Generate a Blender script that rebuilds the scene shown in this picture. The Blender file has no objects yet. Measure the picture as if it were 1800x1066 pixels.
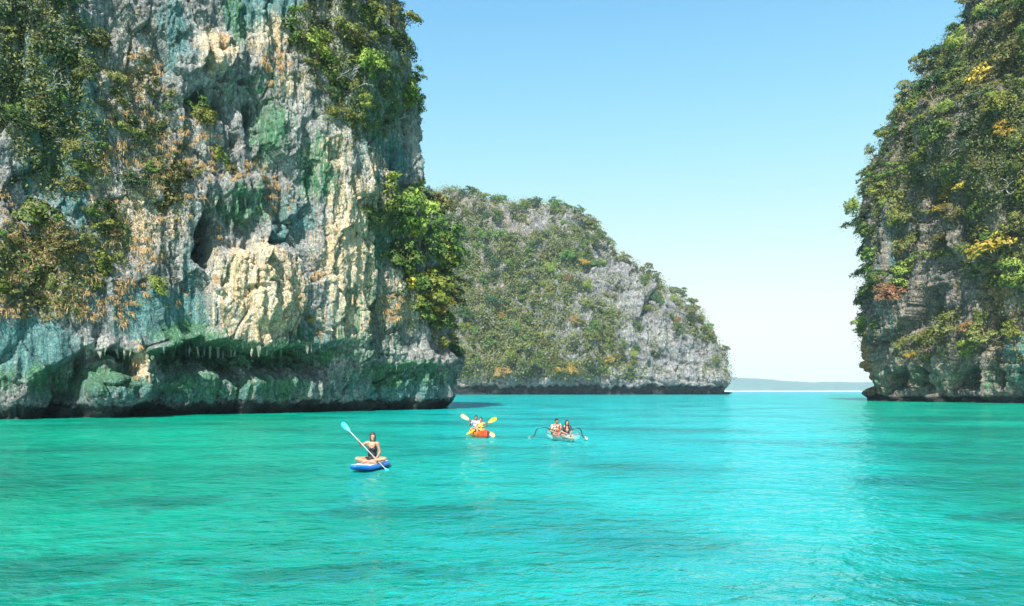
import bpy, math, random
import numpy as np
from mathutils import Vector, Matrix

random.seed(7)
RNG = np.random.default_rng(11)
R = math.radians
SC = bpy.context.scene
COL = SC.collection

# ------------------------------------------------------------------ camera
F, CAM_H, HOR, CX = 1300.0, 2.25, 688.0, 900.0      # focal length and horizon row in photo pixels
cam_data = bpy.data.cameras.new('camera')
cam = bpy.data.objects.new('camera', cam_data)
COL.objects.link(cam)
cam.location = (0, 0, CAM_H)
cam.rotation_euler = (R(90), 0, 0)
cam_data.sensor_width = 36
cam_data.lens = 36 * F / 1800
cam_data.shift_y = (HOR - 533) / 1800
cam_data.clip_end = 30000
SC.camera = cam

# ------------------------------------------------------------------ sky, sun, exposure
SUN_TO = Vector((-0.17, -0.65, 0.74)).normalized()
SUN_EL = math.asin(SUN_TO.z)
world = bpy.data.worlds.new('World')
SC.world = world
world.use_nodes = True
nt = world.node_tree
nt.nodes.clear()
sky = nt.nodes.new('ShaderNodeTexSky')
sky.sky_type = 'NISHITA'
sky.sun_disc = False
sky.sun_elevation = SUN_EL
sky.sun_rotation = math.atan2(SUN_TO.x, SUN_TO.y)
sky.air_density = 1.0
sky.dust_density = 0.0
sky.ozone_density = 1.0
gam = nt.nodes.new('ShaderNodeGamma'); gam.inputs[1].default_value = 1.6
sepc = nt.nodes.new('ShaderNodeSeparateColor'); comc = nt.nodes.new('ShaderNodeCombineColor')
nt.links.new(sky.outputs[0], gam.inputs[0]); nt.links.new(gam.outputs[0], sepc.inputs[0])
for ch, k in enumerate((0.195, 0.285, 0.38)):          # film-like shoulder so that the bright air near the horizon goes softly to white
    mul = nt.nodes.new('ShaderNodeMath'); mul.operation = 'MULTIPLY'; mul.inputs[1].default_value = -k
    ex = nt.nodes.new('ShaderNodeMath'); ex.operation = 'EXPONENT'
    sb = nt.nodes.new('ShaderNodeMath'); sb.operation = 'SUBTRACT'; sb.inputs[0].default_value = 1.0
    sc_ = nt.nodes.new('ShaderNodeMath'); sc_.operation = 'MULTIPLY'; sc_.inputs[1].default_value = 4.7
    nt.links.new(sepc.outputs[ch], mul.inputs[0]); nt.links.new(mul.outputs[0], ex.inputs[0]); nt.links.new(ex.outputs[0], sb.inputs[1])
    nt.links.new(sb.outputs[0], sc_.inputs[0]); nt.links.new(sc_.outputs[0], comc.inputs[ch])
bg = nt.nodes.new('ShaderNodeBackground')
bg.inputs['Strength'].default_value = 0.082
wo = nt.nodes.new('ShaderNodeOutputWorld')
nt.links.new(comc.outputs[0], bg.inputs['Color'])
nt.links.new(bg.outputs[0], wo.inputs['Surface'])

sun_data = bpy.data.lights.new('sun', 'SUN')
sun_data.energy = 5.0
sun_data.angle = R(0.5)
sun_data.color = (1.0, 0.95, 0.86)
sun = bpy.data.objects.new('sun', sun_data)
COL.objects.link(sun)
sun.location = (-40, -80, 120)
sun.rotation_euler = (-SUN_TO).to_track_quat('-Z', 'Y').to_euler()

SC.view_settings.view_transform = 'Standard'
SC.view_settings.look = 'None'
SC.view_settings.gamma = 1.0
SC.view_settings.use_curve_mapping = False
SC.view_settings.exposure = 1.40
SC.render.engine = 'CYCLES'
SC.cycles.use_denoising = True
SC.cycles.max_bounces = 6
SC.cycles.transparent_max_bounces = 8
SC.cycles.volume_bounces = 0

# ------------------------------------------------------------------ numpy noise
_perm = RNG.permutation(256)
PERM = np.concatenate([_perm, _perm, _perm]).astype(np.int64)
_g = RNG.normal(size=(256, 3)); GRAD = _g / np.linalg.norm(_g, axis=1)[:, None]

def pn(x, y, z):
    xi = np.floor(x).astype(np.int64); yi = np.floor(y).astype(np.int64); zi = np.floor(z).astype(np.int64)
    xf = x - xi; yf = y - yi; zf = z - zi
    xi &= 255; yi &= 255; zi &= 255
    u = xf*xf*xf*(xf*(xf*6-15)+10); v = yf*yf*yf*(yf*(yf*6-15)+10); w = zf*zf*zf*(zf*(zf*6-15)+10)
    def g(a, b, c):
        h = PERM[PERM[PERM[xi+a]+yi+b]+zi+c]
        G = GRAD[h]
        return G[..., 0]*(xf-a) + G[..., 1]*(yf-b) + G[..., 2]*(zf-c)
    x00 = g(0,0,0)*(1-u)+g(1,0,0)*u; x10 = g(0,1,0)*(1-u)+g(1,1,0)*u
    x01 = g(0,0,1)*(1-u)+g(1,0,1)*u; x11 = g(0,1,1)*(1-u)+g(1,1,1)*u
    return 1.5*((x00*(1-v)+x10*v)*(1-w) + (x01*(1-v)+x11*v)*w)

def fbm(x, y, z, octv=4, gain=0.5, ridged=False):
    t = 0.0; a = 1.0; s = 0.0
    for i in range(octv):
        n = pn(x+17.3*i, y+5.1*i, z+9.7*i)
        if ridged: n = 1.0 - 2.0*np.abs(n)
        t = t + a*n; s += a
        a *= gain; x = x*2.03; y = y*2.03; z = z*2.03
    return t/s

def S(x, a, b):
    t = np.clip((x-a)/(b-a), 0, 1)
    return t*t*(3-2*t)

def band(x, a, b, wa, wb=None):
    wb = wa if wb is None else wb
    return S(x, a-wa, a+wa) * (1 - S(x, b-wb, b+wb))

def dome(px, py, cx, cy, rx, ry, p=0.5):
    q = 1 - ((px-cx)/rx)**2 - ((py-cy)/ry)**2
    return np.clip(q, 0, None)**p

def blob(px, py, cx, cy, rx, ry):
    return np.exp(-((px-cx)/rx)**2 - ((py-cy)/ry)**2)

def h01(a, b):
    a = a.astype(np.int64) & 255; b = b.astype(np.int64) & 255
    return PERM[PERM[a]+b]/255.0

def plates(x, y, z, tilt=0.5, seed=0):
    """random facets: every cell of a jittered lattice gets its own offset and its own slope"""
    xi = np.floor(x).astype(np.int64); yi = np.floor(y).astype(np.int64); zi = np.floor(z).astype(np.int64)
    best = np.full(x.shape, 1e9); second = best.copy(); val = np.zeros(x.shape)
    for a in (-1, 0, 1):
        for b in (-1, 0, 1):
            for c in (-1, 0, 1):
                h = PERM[PERM[PERM[(xi+a+seed) & 255] + ((yi+b) & 255)] + ((zi+c) & 255)]
                dx = x-(xi+a+.5+.45*GRAD[h, 0]); dy = y-(yi+b+.5+.45*GRAD[h, 1]); dz = z-(zi+c+.5+.45*GRAD[h, 2])
                d = dx*dx+dy*dy+dz*dz
                h2 = PERM[h+1]
                v = (h2/255.0-0.5) + tilt*(dx*GRAD[h2, 0]+dy*GRAD[h2, 1]+dz*GRAD[h2, 2])
                near = d < best
                second = np.where(near, best, np.minimum(second, d))
                val = np.where(near, v, val); best = np.where(near, d, best)
    return val, np.sqrt(second)-np.sqrt(best)

def patch(px, py, cx, cy, rx, ry, soft=0.55):
    return 1 - S(np.sqrt(((px-cx)/rx)**2+((py-cy)/ry)**2), 1-soft, 1+soft*0.5)

# ------------------------------------------------------------------ mesh helpers
def mesh_np(name, V, Q, smooth=True):
    """mesh from vertex array and an (n,3) or (n,4) face array"""
    V = np.asarray(V, dtype=np.float32); Q = np.asarray(Q, dtype=np.int32)
    me = bpy.data.meshes.new(name)
    me.vertices.add(len(V)); me.vertices.foreach_set('co', V.ravel())
    n, k = Q.shape
    me.loops.add(n*k); me.loops.foreach_set('vertex_index', Q.ravel())
    me.polygons.add(n)
    me.polygons.foreach_set('loop_start', np.arange(0, n*k, k, dtype=np.int32))
    me.polygons.foreach_set('use_smooth', np.full(n, smooth, dtype=bool))
    me.update(calc_edges=True)
    return me

def add_attr(me, name, rgba):
    at = me.color_attributes.new(name, 'FLOAT_COLOR', 'POINT')
    at.data.foreach_set('color', np.asarray(rgba, dtype=np.float32).ravel())

def link(name, me, mat=None, parent=None):
    o = bpy.data.objects.new(name, me)
    COL.objects.link(o)
    if mat is not None:
        me.materials.clear(); me.materials.append(mat)
    if parent is not None: o.parent = parent
    return o

def empty(name, loc=(0, 0, 0), rz=0):
    o = bpy.data.objects.new(name, None); COL.objects.link(o)
    o.location = loc; o.rotation_euler = (0, 0, rz); o.empty_display_size = 0.2
    return o

def tag(o, label=None, cat=None, group=None, kind=None):
    if label: o['label'] = label
    if cat: o['category'] = cat
    if group: o['group'] = group
    if kind: o['kind'] = kind
    return o

# ------------------------------------------------------------------ material helpers
def new_mat(name):
    m = bpy.data.materials.new(name); m.use_nodes = True
    t = m.node_tree; t.nodes.clear()
    out = t.nodes.new('ShaderNodeOutputMaterial')
    return m, t, out

def node(t, kind, **kw):
    n = t.nodes.new(kind)
    for k, v in kw.items():
        if k.startswith('i_'):
            n.inputs[k[2:].replace('_', ' ')].default_value = v
        else:
            setattr(n, k, v)
    return n

def mixc(t, fac, a, b, blend='MIX'):
    n = t.nodes.new('ShaderNodeMix'); n.data_type = 'RGBA'; n.blend_type = blend
    for sock, val in ((n.inputs[0], fac), (n.inputs[6], a), (n.inputs[7], b)):
        if hasattr(val, 'is_output'): t.links.new(val, sock)
        elif isinstance(val, (int, float)): sock.default_value = val
        else: sock.default_value = (*val, 1) if len(val) == 3 else val
    return n.outputs[2]

def math_n(t, op, a, b=None, clamp=False):
    n = t.nodes.new('ShaderNodeMath'); n.operation = op; n.use_clamp = clamp
    for i, val in enumerate((a, b)):
        if val is None: continue
        if hasattr(val, 'is_output'): t.links.new(val, n.inputs[i])
        else: n.inputs[i].default_value = val
    return n.outputs[0]

def ramp(t, src, stops):
    n = t.nodes.new('ShaderNodeMapRange'); n.clamp = True
    (a, b) = stops
    n.inputs['From Min'].default_value = a; n.inputs['From Max'].default_value = b
    t.links.new(src, n.inputs['Value'])
    return n.outputs[0]

def simple(name, rgb, rough=0.5, noise=0.12, scale=8.0, spec=0.5, bump=0.0):
    """plain surface with a little procedural unevenness of colour"""
    m, t, out = new_mat(name)
    p = node(t, 'ShaderNodeBsdfPrincipled'); p.inputs['Roughness'].default_value = rough
    p.inputs['Specular IOR Level'].default_value = spec
    tc = node(t, 'ShaderNodeTexCoord')
    nz = node(t, 'ShaderNodeTexNoise'); nz.inputs['Scale'].default_value = scale; nz.inputs['Detail'].default_value = 4
    t.links.new(tc.outputs['Object'], nz.inputs['Vector'])
    rgb = tuple(c*0.86 for c in rgb); lo = tuple(c*(1-noise*1.5) for c in rgb); hi = tuple(min(1, c*(1+noise)) for c in rgb)
    t.links.new(mixc(t, nz.outputs[0], lo, hi), p.inputs['Base Color'])
    if bump:
        b = node(t, 'ShaderNodeBump'); b.inputs['Strength'].default_value = bump; b.inputs['Distance'].default_value = 0.01
        t.links.new(nz.outputs[0], b.inputs['Height']); t.links.new(b.outputs[0], p.inputs['Normal'])
    t.links.new(p.outputs[0], out.inputs['Surface'])
    return m

def rock_material(name, grey, dark, unit=1.0, cream=(0.60, 0.46, 0.27), teal=(0.075, 0.20, 0.19), moss=(0.045, 0.16, 0.075), pit=1.0):
    """limestone: attribute 'stain' holds how much cream flowstone (R), green algae (G), blue-green film (B) there is;
    attribute 'wear' holds black tide band, darker foot and shade painted into recesses (R), pitted rough karst (G), rust (B)"""
    m, t, out = new_mat(name)
    L = t.links
    p = node(t, 'ShaderNodeBsdfPrincipled'); p.inputs['Roughness'].default_value = 0.85
    p.inputs['Specular IOR Level'].default_value = 0.25
    geo = node(t, 'ShaderNodeNewGeometry')
    pos = geo.outputs['Position']
    def noise(scale, detail=5, rough=0.55, stretch=(1, 1, 1)):
        mp = node(t, 'ShaderNodeMapping'); mp.inputs['Scale'].default_value = tuple(s*scale/unit for s in stretch)
        L.new(pos, mp.inputs['Vector'])
        n = node(t, 'ShaderNodeTexNoise'); n.inputs['Scale'].default_value = 1.0
        n.inputs['Detail'].default_value = detail; n.inputs['Roughness'].default_value = rough
        L.new(mp.outputs[0], n.inputs['Vector'])
        return n.outputs[0]
    at = node(t, 'ShaderNodeVertexColor'); at.layer_name = 'stain'
    sep = node(t, 'ShaderNodeSeparateColor'); L.new(at.outputs[0], sep.inputs[0])
    at2 = node(t, 'ShaderNodeVertexColor'); at2.layer_name = 'wear'
    sep2 = node(t, 'ShaderNodeSeparateColor'); L.new(at2.outputs[0], sep2.inputs[0])
    big = noise(0.35, 4); mid = noise(1.6, 6, 0.65); fine = noise(7.0, 6, 0.7)
    strk = noise(1.0, 5, 0.6, (1.6, 1.6, 0.12)); strk2 = noise(1.0, 5, 0.6, (4.0, 4.0, 0.13)); strk3 = noise(1.0, 5, 0.62, (2.6, 2.6, 0.3))
    base = mixc(t, ramp(t, mid, (0.33, 0.66)), dark, grey)
    base = mixc(t, math_n(t, 'MULTIPLY', ramp(t, big, (0.45, 0.65)), 0.5), base, tuple(min(1, c*1.45) for c in grey))
    # dark seepage streaks running down
    base = mixc(t, math_n(t, 'MULTIPLY', ramp(t, strk2, (0.53, 0.64)), 0.6), base, (0.07, 0.075, 0.078))
    base = mixc(t, math_n(t, 'MULTIPLY', ramp(t, strk3, (0.58, 0.70)), 0.4), base, tuple(min(1, c*1.7) for c in grey))
    strk4 = noise(1.0, 4, 0.6, (6.5, 6.5, 0.11))
    # stains: each weight is broken up by a streak noise
    def weight(src, nz, lo=0.25, hi=0.75, gain=1.0):
        s = math_n(t, 'ADD', math_n(t, 'MULTIPLY', src, gain), math_n(t, 'MULTIPLY', math_n(t, 'SUBTRACT', nz, 0.5), 1.7))
        return ramp(t, s, (lo, hi))
    tealc = mixc(t, strk2, tuple(c*0.55 for c in teal), tuple(c*1.7 for c in teal))
    base = mixc(t, weight(sep.outputs[2], strk, 0.28, 0.62), base, tealc)
    mossc = mixc(t, mid, tuple(c*0.5 for c in moss), tuple(c*1.8 for c in moss))
    base = mixc(t, weight(sep.outputs[1], strk3, 0.28, 0.62), base, mossc)
    crc = mixc(t, ramp(t, strk3, (0.35, 0.62)), cream, (0.53, 0.465, 0.36))
    base = mixc(t, weight(sep.outputs[0], strk2, 0.30, 0.60), base, crc)
    drip = math_n(t, 'MULTIPLY', ramp(t, strk4, (0.55, 0.62)), math_n(t, 'SUBTRACT', 0.75, math_n(t, 'MULTIPLY', sep2.outputs[1], 0.45)))
    base = mixc(t, math_n(t, 'MULTIPLY', drip, 0.85), base, tuple(c*0.35 for c in teal))
    dripw = math_n(t, 'MULTIPLY', ramp(t, strk4, (0.45, 0.38)), math_n(t, 'SUBTRACT', 0.7, math_n(t, 'MULTIPLY', sep2.outputs[1], 0.45)))
    base = mixc(t, math_n(t, 'MULTIPLY', dripw, 0.35), base, tuple(min(1, c*1.35) for c in grey))
    rust = mixc(t, fine, (0.30, 0.14, 0.05), (0.52, 0.30, 0.12))
    base = mixc(t, weight(sep2.outputs[2], mid, 0.35, 0.7), base, rust)
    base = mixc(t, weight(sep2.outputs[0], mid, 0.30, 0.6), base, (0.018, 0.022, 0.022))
    # pits and cracks
    mpv = node(t, 'ShaderNodeMapping'); mpv.inputs['Scale'].default_value = tuple(s/unit for s in (2.4, 2.4, 1.9))
    L.new(pos, mpv.inputs['Vector'])
    wrp = node(t, 'ShaderNodeTexNoise'); wrp.inputs['Scale'].default_value = 1.5; wrp.inputs['Detail'].default_value = 3
    L.new(mpv.outputs[0], wrp.inputs['Vector'])
    vmix = node(t, 'ShaderNodeVectorMath', operation='ADD')
    vs = node(t, 'ShaderNodeVectorMath', operation='SCALE'); vs.inputs['Scale'].default_value = 1.6
    L.new(wrp.outputs['Color'], vs.inputs[0]); L.new(vs.outputs[0], vmix.inputs[0]); L.new(mpv.outputs[0], vmix.inputs[1])
    vor = node(t, 'ShaderNodeTexVoronoi'); vor.feature = 'DISTANCE_TO_EDGE'; vor.inputs['Scale'].default_value = 1.0
    L.new(vmix.outputs[0], vor.inputs['Vector'])
    crack = ramp(t, vor.outputs['Distance'], (0.0, 0.10))
    crk = math_n(t, 'MULTIPLY', math_n(t, 'SUBTRACT', 1.0, crack), math_n(t, 'MULTIPLY', sep2.outputs[1], 0.55*pit))
    base = mixc(t, crk, base, (0.04, 0.042, 0.045))
    pitm = math_n(t, 'MULTIPLY', ramp(t, fine, (0.50, 0.62)), math_n(t, 'MULTIPLY', sep2.outputs[1], 0.7*pit))
    base = mixc(t, pitm, base, (0.06, 0.062, 0.068))
    L.new(base, p.inputs['Base Color'])
    v2 = node(t, 'ShaderNodeTexVoronoi'); v2.feature = 'F1'; v2.inputs['Scale'].default_value = 2.2; L.new(vmix.outputs[0], v2.inputs['Vector'])
    hgt = math_n(t, 'ADD', math_n(t, 'MULTIPLY', fine, 0.5), math_n(t, 'MULTIPLY', mid, 0.8))
    hgt = math_n(t, 'ADD', hgt, math_n(t, 'MULTIPLY', v2.outputs['Distance'], math_n(t, 'MULTIPLY', sep2.outputs[1], 0.35)))
    hgt = math_n(t, 'ADD', hgt, math_n(t, 'MULTIPLY', crack, 0.3))
    hgt = math_n(t, 'ADD', hgt, math_n(t, 'MULTIPLY', strk2, 0.5))
    b = node(t, 'ShaderNodeBump'); b.inputs['Strength'].default_value = 0.9; b.inputs['Distance'].default_value = 0.35*unit
    L.new(hgt, b.inputs['Height']); L.new(b.outputs[0], p.inputs['Normal'])
    L.new(p.outputs[0], out.inputs['Surface'])
    return m

def leaf_material(name, a, b, c=None, amount=0.2):
    """leaves: colour varies from leaf clump to leaf clump and from plant to plant"""
    m, t, out = new_mat(name); L = t.links
    geo = node(t, 'ShaderNodeNewGeometry'); oi = node(t, 'ShaderNodeObjectInfo')
    tc = node(t, 'ShaderNodeTexCoord')
    col = mixc(t, geo.outputs['Random Per Island'], a, b)
    nz = node(t, 'ShaderNodeTexNoise'); nz.inputs['Scale'].default_value = 3.0; nz.inputs['Detail'].default_value = 2
    L.new(tc.outputs['Object'], nz.inputs['Vector'])
    if c is not None:
        col = mixc(t, math_n(t, 'MULTIPLY', ramp(t, nz.outputs[0], (0.48, 0.66)), 0.75), col, c)
    hs = node(t, 'ShaderNodeHueSaturation')
    L.new(math_n(t, 'ADD', 0.475, math_n(t, 'MULTIPLY', oi.outputs['Random'], 0.05)), hs.inputs['Hue'])
    L.new(math_n(t, 'ADD', 0.52, math_n(t, 'MULTIPLY', oi.outputs['Random'], 0.5)), hs.inputs['Value'])
    L.new(col, hs.inputs['Color'])
    hs.inputs['Saturation'].default_value = 0.95
    d = node(t, 'ShaderNodeBsdfPrincipled'); d.inputs['Roughness'].default_value = 0.55; d.inputs['Specular IOR Level'].default_value = 0.25
    L.new(hs.outputs[0], d.inputs['Base Color'])
    tr = node(t, 'ShaderNodeBsdfTranslucent'); L.new(hs.outputs[0], tr.inputs['Color'])
    mx = node(t, 'ShaderNodeMixShader'); mx.inputs[0].default_value = amount
    L.new(d.outputs[0], mx.inputs[1]); L.new(tr.outputs[0], mx.inputs[2]); L.new(mx.outputs[0], out.inputs['Surface'])
    return m

# ------------------------------------------------------------------ water
BOATS = [(-4.05, 21.4, 0.9), (-1.62, 36.6, 1.0), (2.35, 33.4, 1.0)]     # where the hulls press small rings into the water

def build_water():
    ang = np.concatenate([np.linspace(-180, -47, 40)[:-1], np.linspace(-47, 47, 820), np.linspace(47, 180, 40)[1:]])
    rad = np.concatenate([[0.01, 0.6, 1.5, 2.6, 3.8, 4.8], np.geomspace(5.8, 160, 330), np.geomspace(170, 5600, 60)])
    A, Rr = np.meshgrid(np.radians(ang), rad, indexing='xy')
    X = Rr*np.sin(A); Y = Rr*np.cos(A)
    fade = 1 - S(Rr, 40, 180)
    Z = 0.075*fbm(X*0.32, Y*0.45, 0*X+1.7, 3) + 0.045*fbm(X*0.9+4, Y*1.25, 0*X+7.7, 3)
    Z = Z*fade
    for bx, by, a in BOATS:
        d = np.hypot((X-bx)*1.0, (Y-by)*0.75)
        Z += 0.026*a*np.sin(d*7.5)*np.exp(-((d-1.4)/1.1)**2)
    V = np.stack([X, Y, Z], -1).reshape(-1, 3)
    na, nr = len(ang), len(rad)
    i = np.arange(nr-1)[:, None]*na + np.arange(na-1)[None, :]
    Q = np.stack([i, i+1, i+1+na, i+na], -1).reshape(-1, 4)
    me = mesh_np('water', V, Q[:, ::-1])
    m, t, out = new_mat('lagoon_water'); L = t.links
    geo = node(t, 'ShaderNodeNewGeometry'); pos = geo.outputs['Position']
    def noise(scale, detail, sx=1.0, sy=1.0, rough=0.55):
        mp = node(t, 'ShaderNodeMapping'); mp.inputs['Scale'].default_value = (scale*sx, scale*sy, scale)
        L.new(pos, mp.inputs['Vector'])
        n = node(t, 'ShaderNodeTexNoise'); n.inputs['Scale'].default_value = 1.0
        n.inputs['Detail'].default_value = detail; n.inputs['Roughness'].default_value = rough
        L.new(mp.outputs[0], n.inputs['Vector']); return n.outputs[0]
    p = node(t, 'ShaderNodeBsdfDiffuse')
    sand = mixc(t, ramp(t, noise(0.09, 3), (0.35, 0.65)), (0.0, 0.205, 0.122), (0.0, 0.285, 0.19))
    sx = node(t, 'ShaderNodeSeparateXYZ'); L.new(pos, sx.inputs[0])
    mid_ = ramp(t, math_n(t, 'ADD', sx.outputs[0], math_n(t, 'MULTIPLY', sx.outputs[1], 0.25)), (-5, 13))        # bluer middle, greener sides: sky and cliff reflections painted into the bed colour
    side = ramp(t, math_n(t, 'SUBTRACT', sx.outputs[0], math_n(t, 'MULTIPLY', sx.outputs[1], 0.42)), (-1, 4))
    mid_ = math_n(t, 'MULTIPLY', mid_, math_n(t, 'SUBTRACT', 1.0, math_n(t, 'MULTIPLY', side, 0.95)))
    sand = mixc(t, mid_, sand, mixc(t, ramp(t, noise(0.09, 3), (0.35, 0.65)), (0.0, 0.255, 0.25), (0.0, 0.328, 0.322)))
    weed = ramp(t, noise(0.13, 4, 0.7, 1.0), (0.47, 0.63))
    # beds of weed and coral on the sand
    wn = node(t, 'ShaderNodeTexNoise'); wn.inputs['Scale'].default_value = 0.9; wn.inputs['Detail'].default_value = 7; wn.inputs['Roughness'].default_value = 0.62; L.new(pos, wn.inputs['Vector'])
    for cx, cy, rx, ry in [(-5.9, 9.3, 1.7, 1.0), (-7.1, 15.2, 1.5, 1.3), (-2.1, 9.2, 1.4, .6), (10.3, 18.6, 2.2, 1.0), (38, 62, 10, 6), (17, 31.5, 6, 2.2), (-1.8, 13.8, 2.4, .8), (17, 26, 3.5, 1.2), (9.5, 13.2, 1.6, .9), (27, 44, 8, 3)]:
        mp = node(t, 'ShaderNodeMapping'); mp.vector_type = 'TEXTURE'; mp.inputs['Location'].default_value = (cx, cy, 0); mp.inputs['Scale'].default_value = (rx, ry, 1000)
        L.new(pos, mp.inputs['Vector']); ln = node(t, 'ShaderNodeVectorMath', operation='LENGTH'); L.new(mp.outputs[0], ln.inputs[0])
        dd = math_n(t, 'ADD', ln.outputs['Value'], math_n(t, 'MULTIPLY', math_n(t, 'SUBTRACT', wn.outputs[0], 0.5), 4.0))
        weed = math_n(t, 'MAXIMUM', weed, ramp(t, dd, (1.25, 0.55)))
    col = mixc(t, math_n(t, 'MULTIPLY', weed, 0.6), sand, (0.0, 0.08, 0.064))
    sepp = node(t, 'ShaderNodeSeparateXYZ'); L.new(pos, sepp.inputs[0])
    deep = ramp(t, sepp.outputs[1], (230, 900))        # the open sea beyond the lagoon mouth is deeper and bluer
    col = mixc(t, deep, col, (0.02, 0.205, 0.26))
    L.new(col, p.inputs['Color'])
    h = math_n(t, 'ADD', math_n(t, 'MULTIPLY', noise(1.5, 5, 0.8, 1.1), 0.20), math_n(t, 'MULTIPLY', noise(5.0, 3, 0.8, 1.1), 0.07))
    h = math_n(t, 'ADD', h, math_n(t, 'MULTIPLY', noise(0.45, 3, 0.8, 1.2), 0.20))
    b = node(t, 'ShaderNodeBump'); b.inputs['Strength'].default_value = 1.0; b.inputs['Distance'].default_value = 1.0
    L.new(h, b.inputs['Height']); L.new(b.outputs[0], p.inputs['Normal'])
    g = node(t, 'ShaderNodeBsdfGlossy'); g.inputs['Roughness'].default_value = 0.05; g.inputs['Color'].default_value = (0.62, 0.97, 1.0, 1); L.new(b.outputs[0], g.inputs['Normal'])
    fr = node(t, 'ShaderNodeFresnel'); fr.inputs['IOR'].default_value = 1.33; L.new(b.outputs[0], fr.inputs['Normal'])
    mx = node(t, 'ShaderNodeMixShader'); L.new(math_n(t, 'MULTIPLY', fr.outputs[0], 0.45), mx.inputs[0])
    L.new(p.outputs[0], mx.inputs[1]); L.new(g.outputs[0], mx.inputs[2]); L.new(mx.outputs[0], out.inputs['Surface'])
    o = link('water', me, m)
    tag(o, 'clear turquoise lagoon water rippling out to the open sea', None, None, 'structure')
build_water()

# ------------------------------------------------------------------ cliffs
def catmull(P, step):
    """dense points along a smooth curve; step(u) gives the spacing at curve parameter u"""
    P = np.asarray(P, float); n = len(P)
    E = np.vstack([2*P[0]-P[1], P, 2*P[-1]-P[-2]])
    us = np.linspace(0, n-1, 6000); k = np.minimum(us.astype(int), n-2); f = (us-k)[:, None]
    p0, p1, p2, p3 = E[k], E[k+1], E[k+2], E[k+3]
    C = 0.5*((2*p1)+(-p0+p2)*f+(2*p0-5*p1+4*p2-p3)*f**2+(-p0+3*p1-3*p2+p3)*f**3)
    ds = np.hypot(*np.diff(C, axis=0).T); sp = step(us[:-1])
    t = np.concatenate([[0], np.cumsum(ds/sp)])
    m = int(t[-1])+1; q = np.linspace(0, t[-1], m)
    ui = np.interp(q, t, us)
    return np.stack([np.interp(q, t, C[:, 0]), np.interp(q, t, C[:, 1])], -1), ui

def grid_faces(nz, ns):
    i = np.arange(nz-1)[:, None]*ns + np.arange(ns-1)[None, :]
    return np.stack([i, i+1, i+1+ns, i+ns], -1).reshape(-1, 4)

def grid_normals(P):
    du = np.gradient(P, axis=1); dv = np.gradient(P, axis=0)
    N = np.cross(du, dv); N /= (np.linalg.norm(N, axis=-1, keepdims=True)+1e-9)
    return N

def project(P):
    Y = np.maximum(P[..., 1], 1e-3)
    return CX + F*P[..., 0]/Y, HOR - F*(P[..., 2]-CAM_H)/Y

class Face:
    """the finished surface of a cliff, for growing plants on it"""
    def __init__(s, P, N):
        s.P = P.reshape(-1, 3); s.N = N.reshape(-1, 3)
        s.px, s.py = project(s.P)
        view = np.array([0, 0, CAM_H]) - s.P
        s.ok = ((s.N*view).sum(1) > 0.0) & (s.P[:, 2] > 1.0) & (s.px > -30) & (s.px < 1830) & (s.py > -30)
        s.idx = np.nonzero(s.ok)[0]
    def pick(s, px, py):
        d = (s.px[s.idx]-px)**2 + (s.py[s.idx]-py)**2 + 0.02*s.P[s.idx, 1]
        k = s.idx[np.argmin(d)]
        return s.P[k], s.N[k]

ROCK_L = rock_material('limestone_near', (0.33, 0.322, 0.302), (0.082, 0.086, 0.09), 1.0, cream=(0.55, 0.36, 0.17), teal=(0.07, 0.165, 0.165), moss=(0.045, 0.135, 0.065))
ROCK_R = rock_material('limestone_brown', (0.25, 0.22, 0.19), (0.06, 0.054, 0.048), 2.0, cream=(0.5, 0.38, 0.24))
ROCK_M = rock_material('limestone_far', (0.29, 0.283, 0.288), (0.082, 0.082, 0.09), 5.0, pit=0.8)

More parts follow.
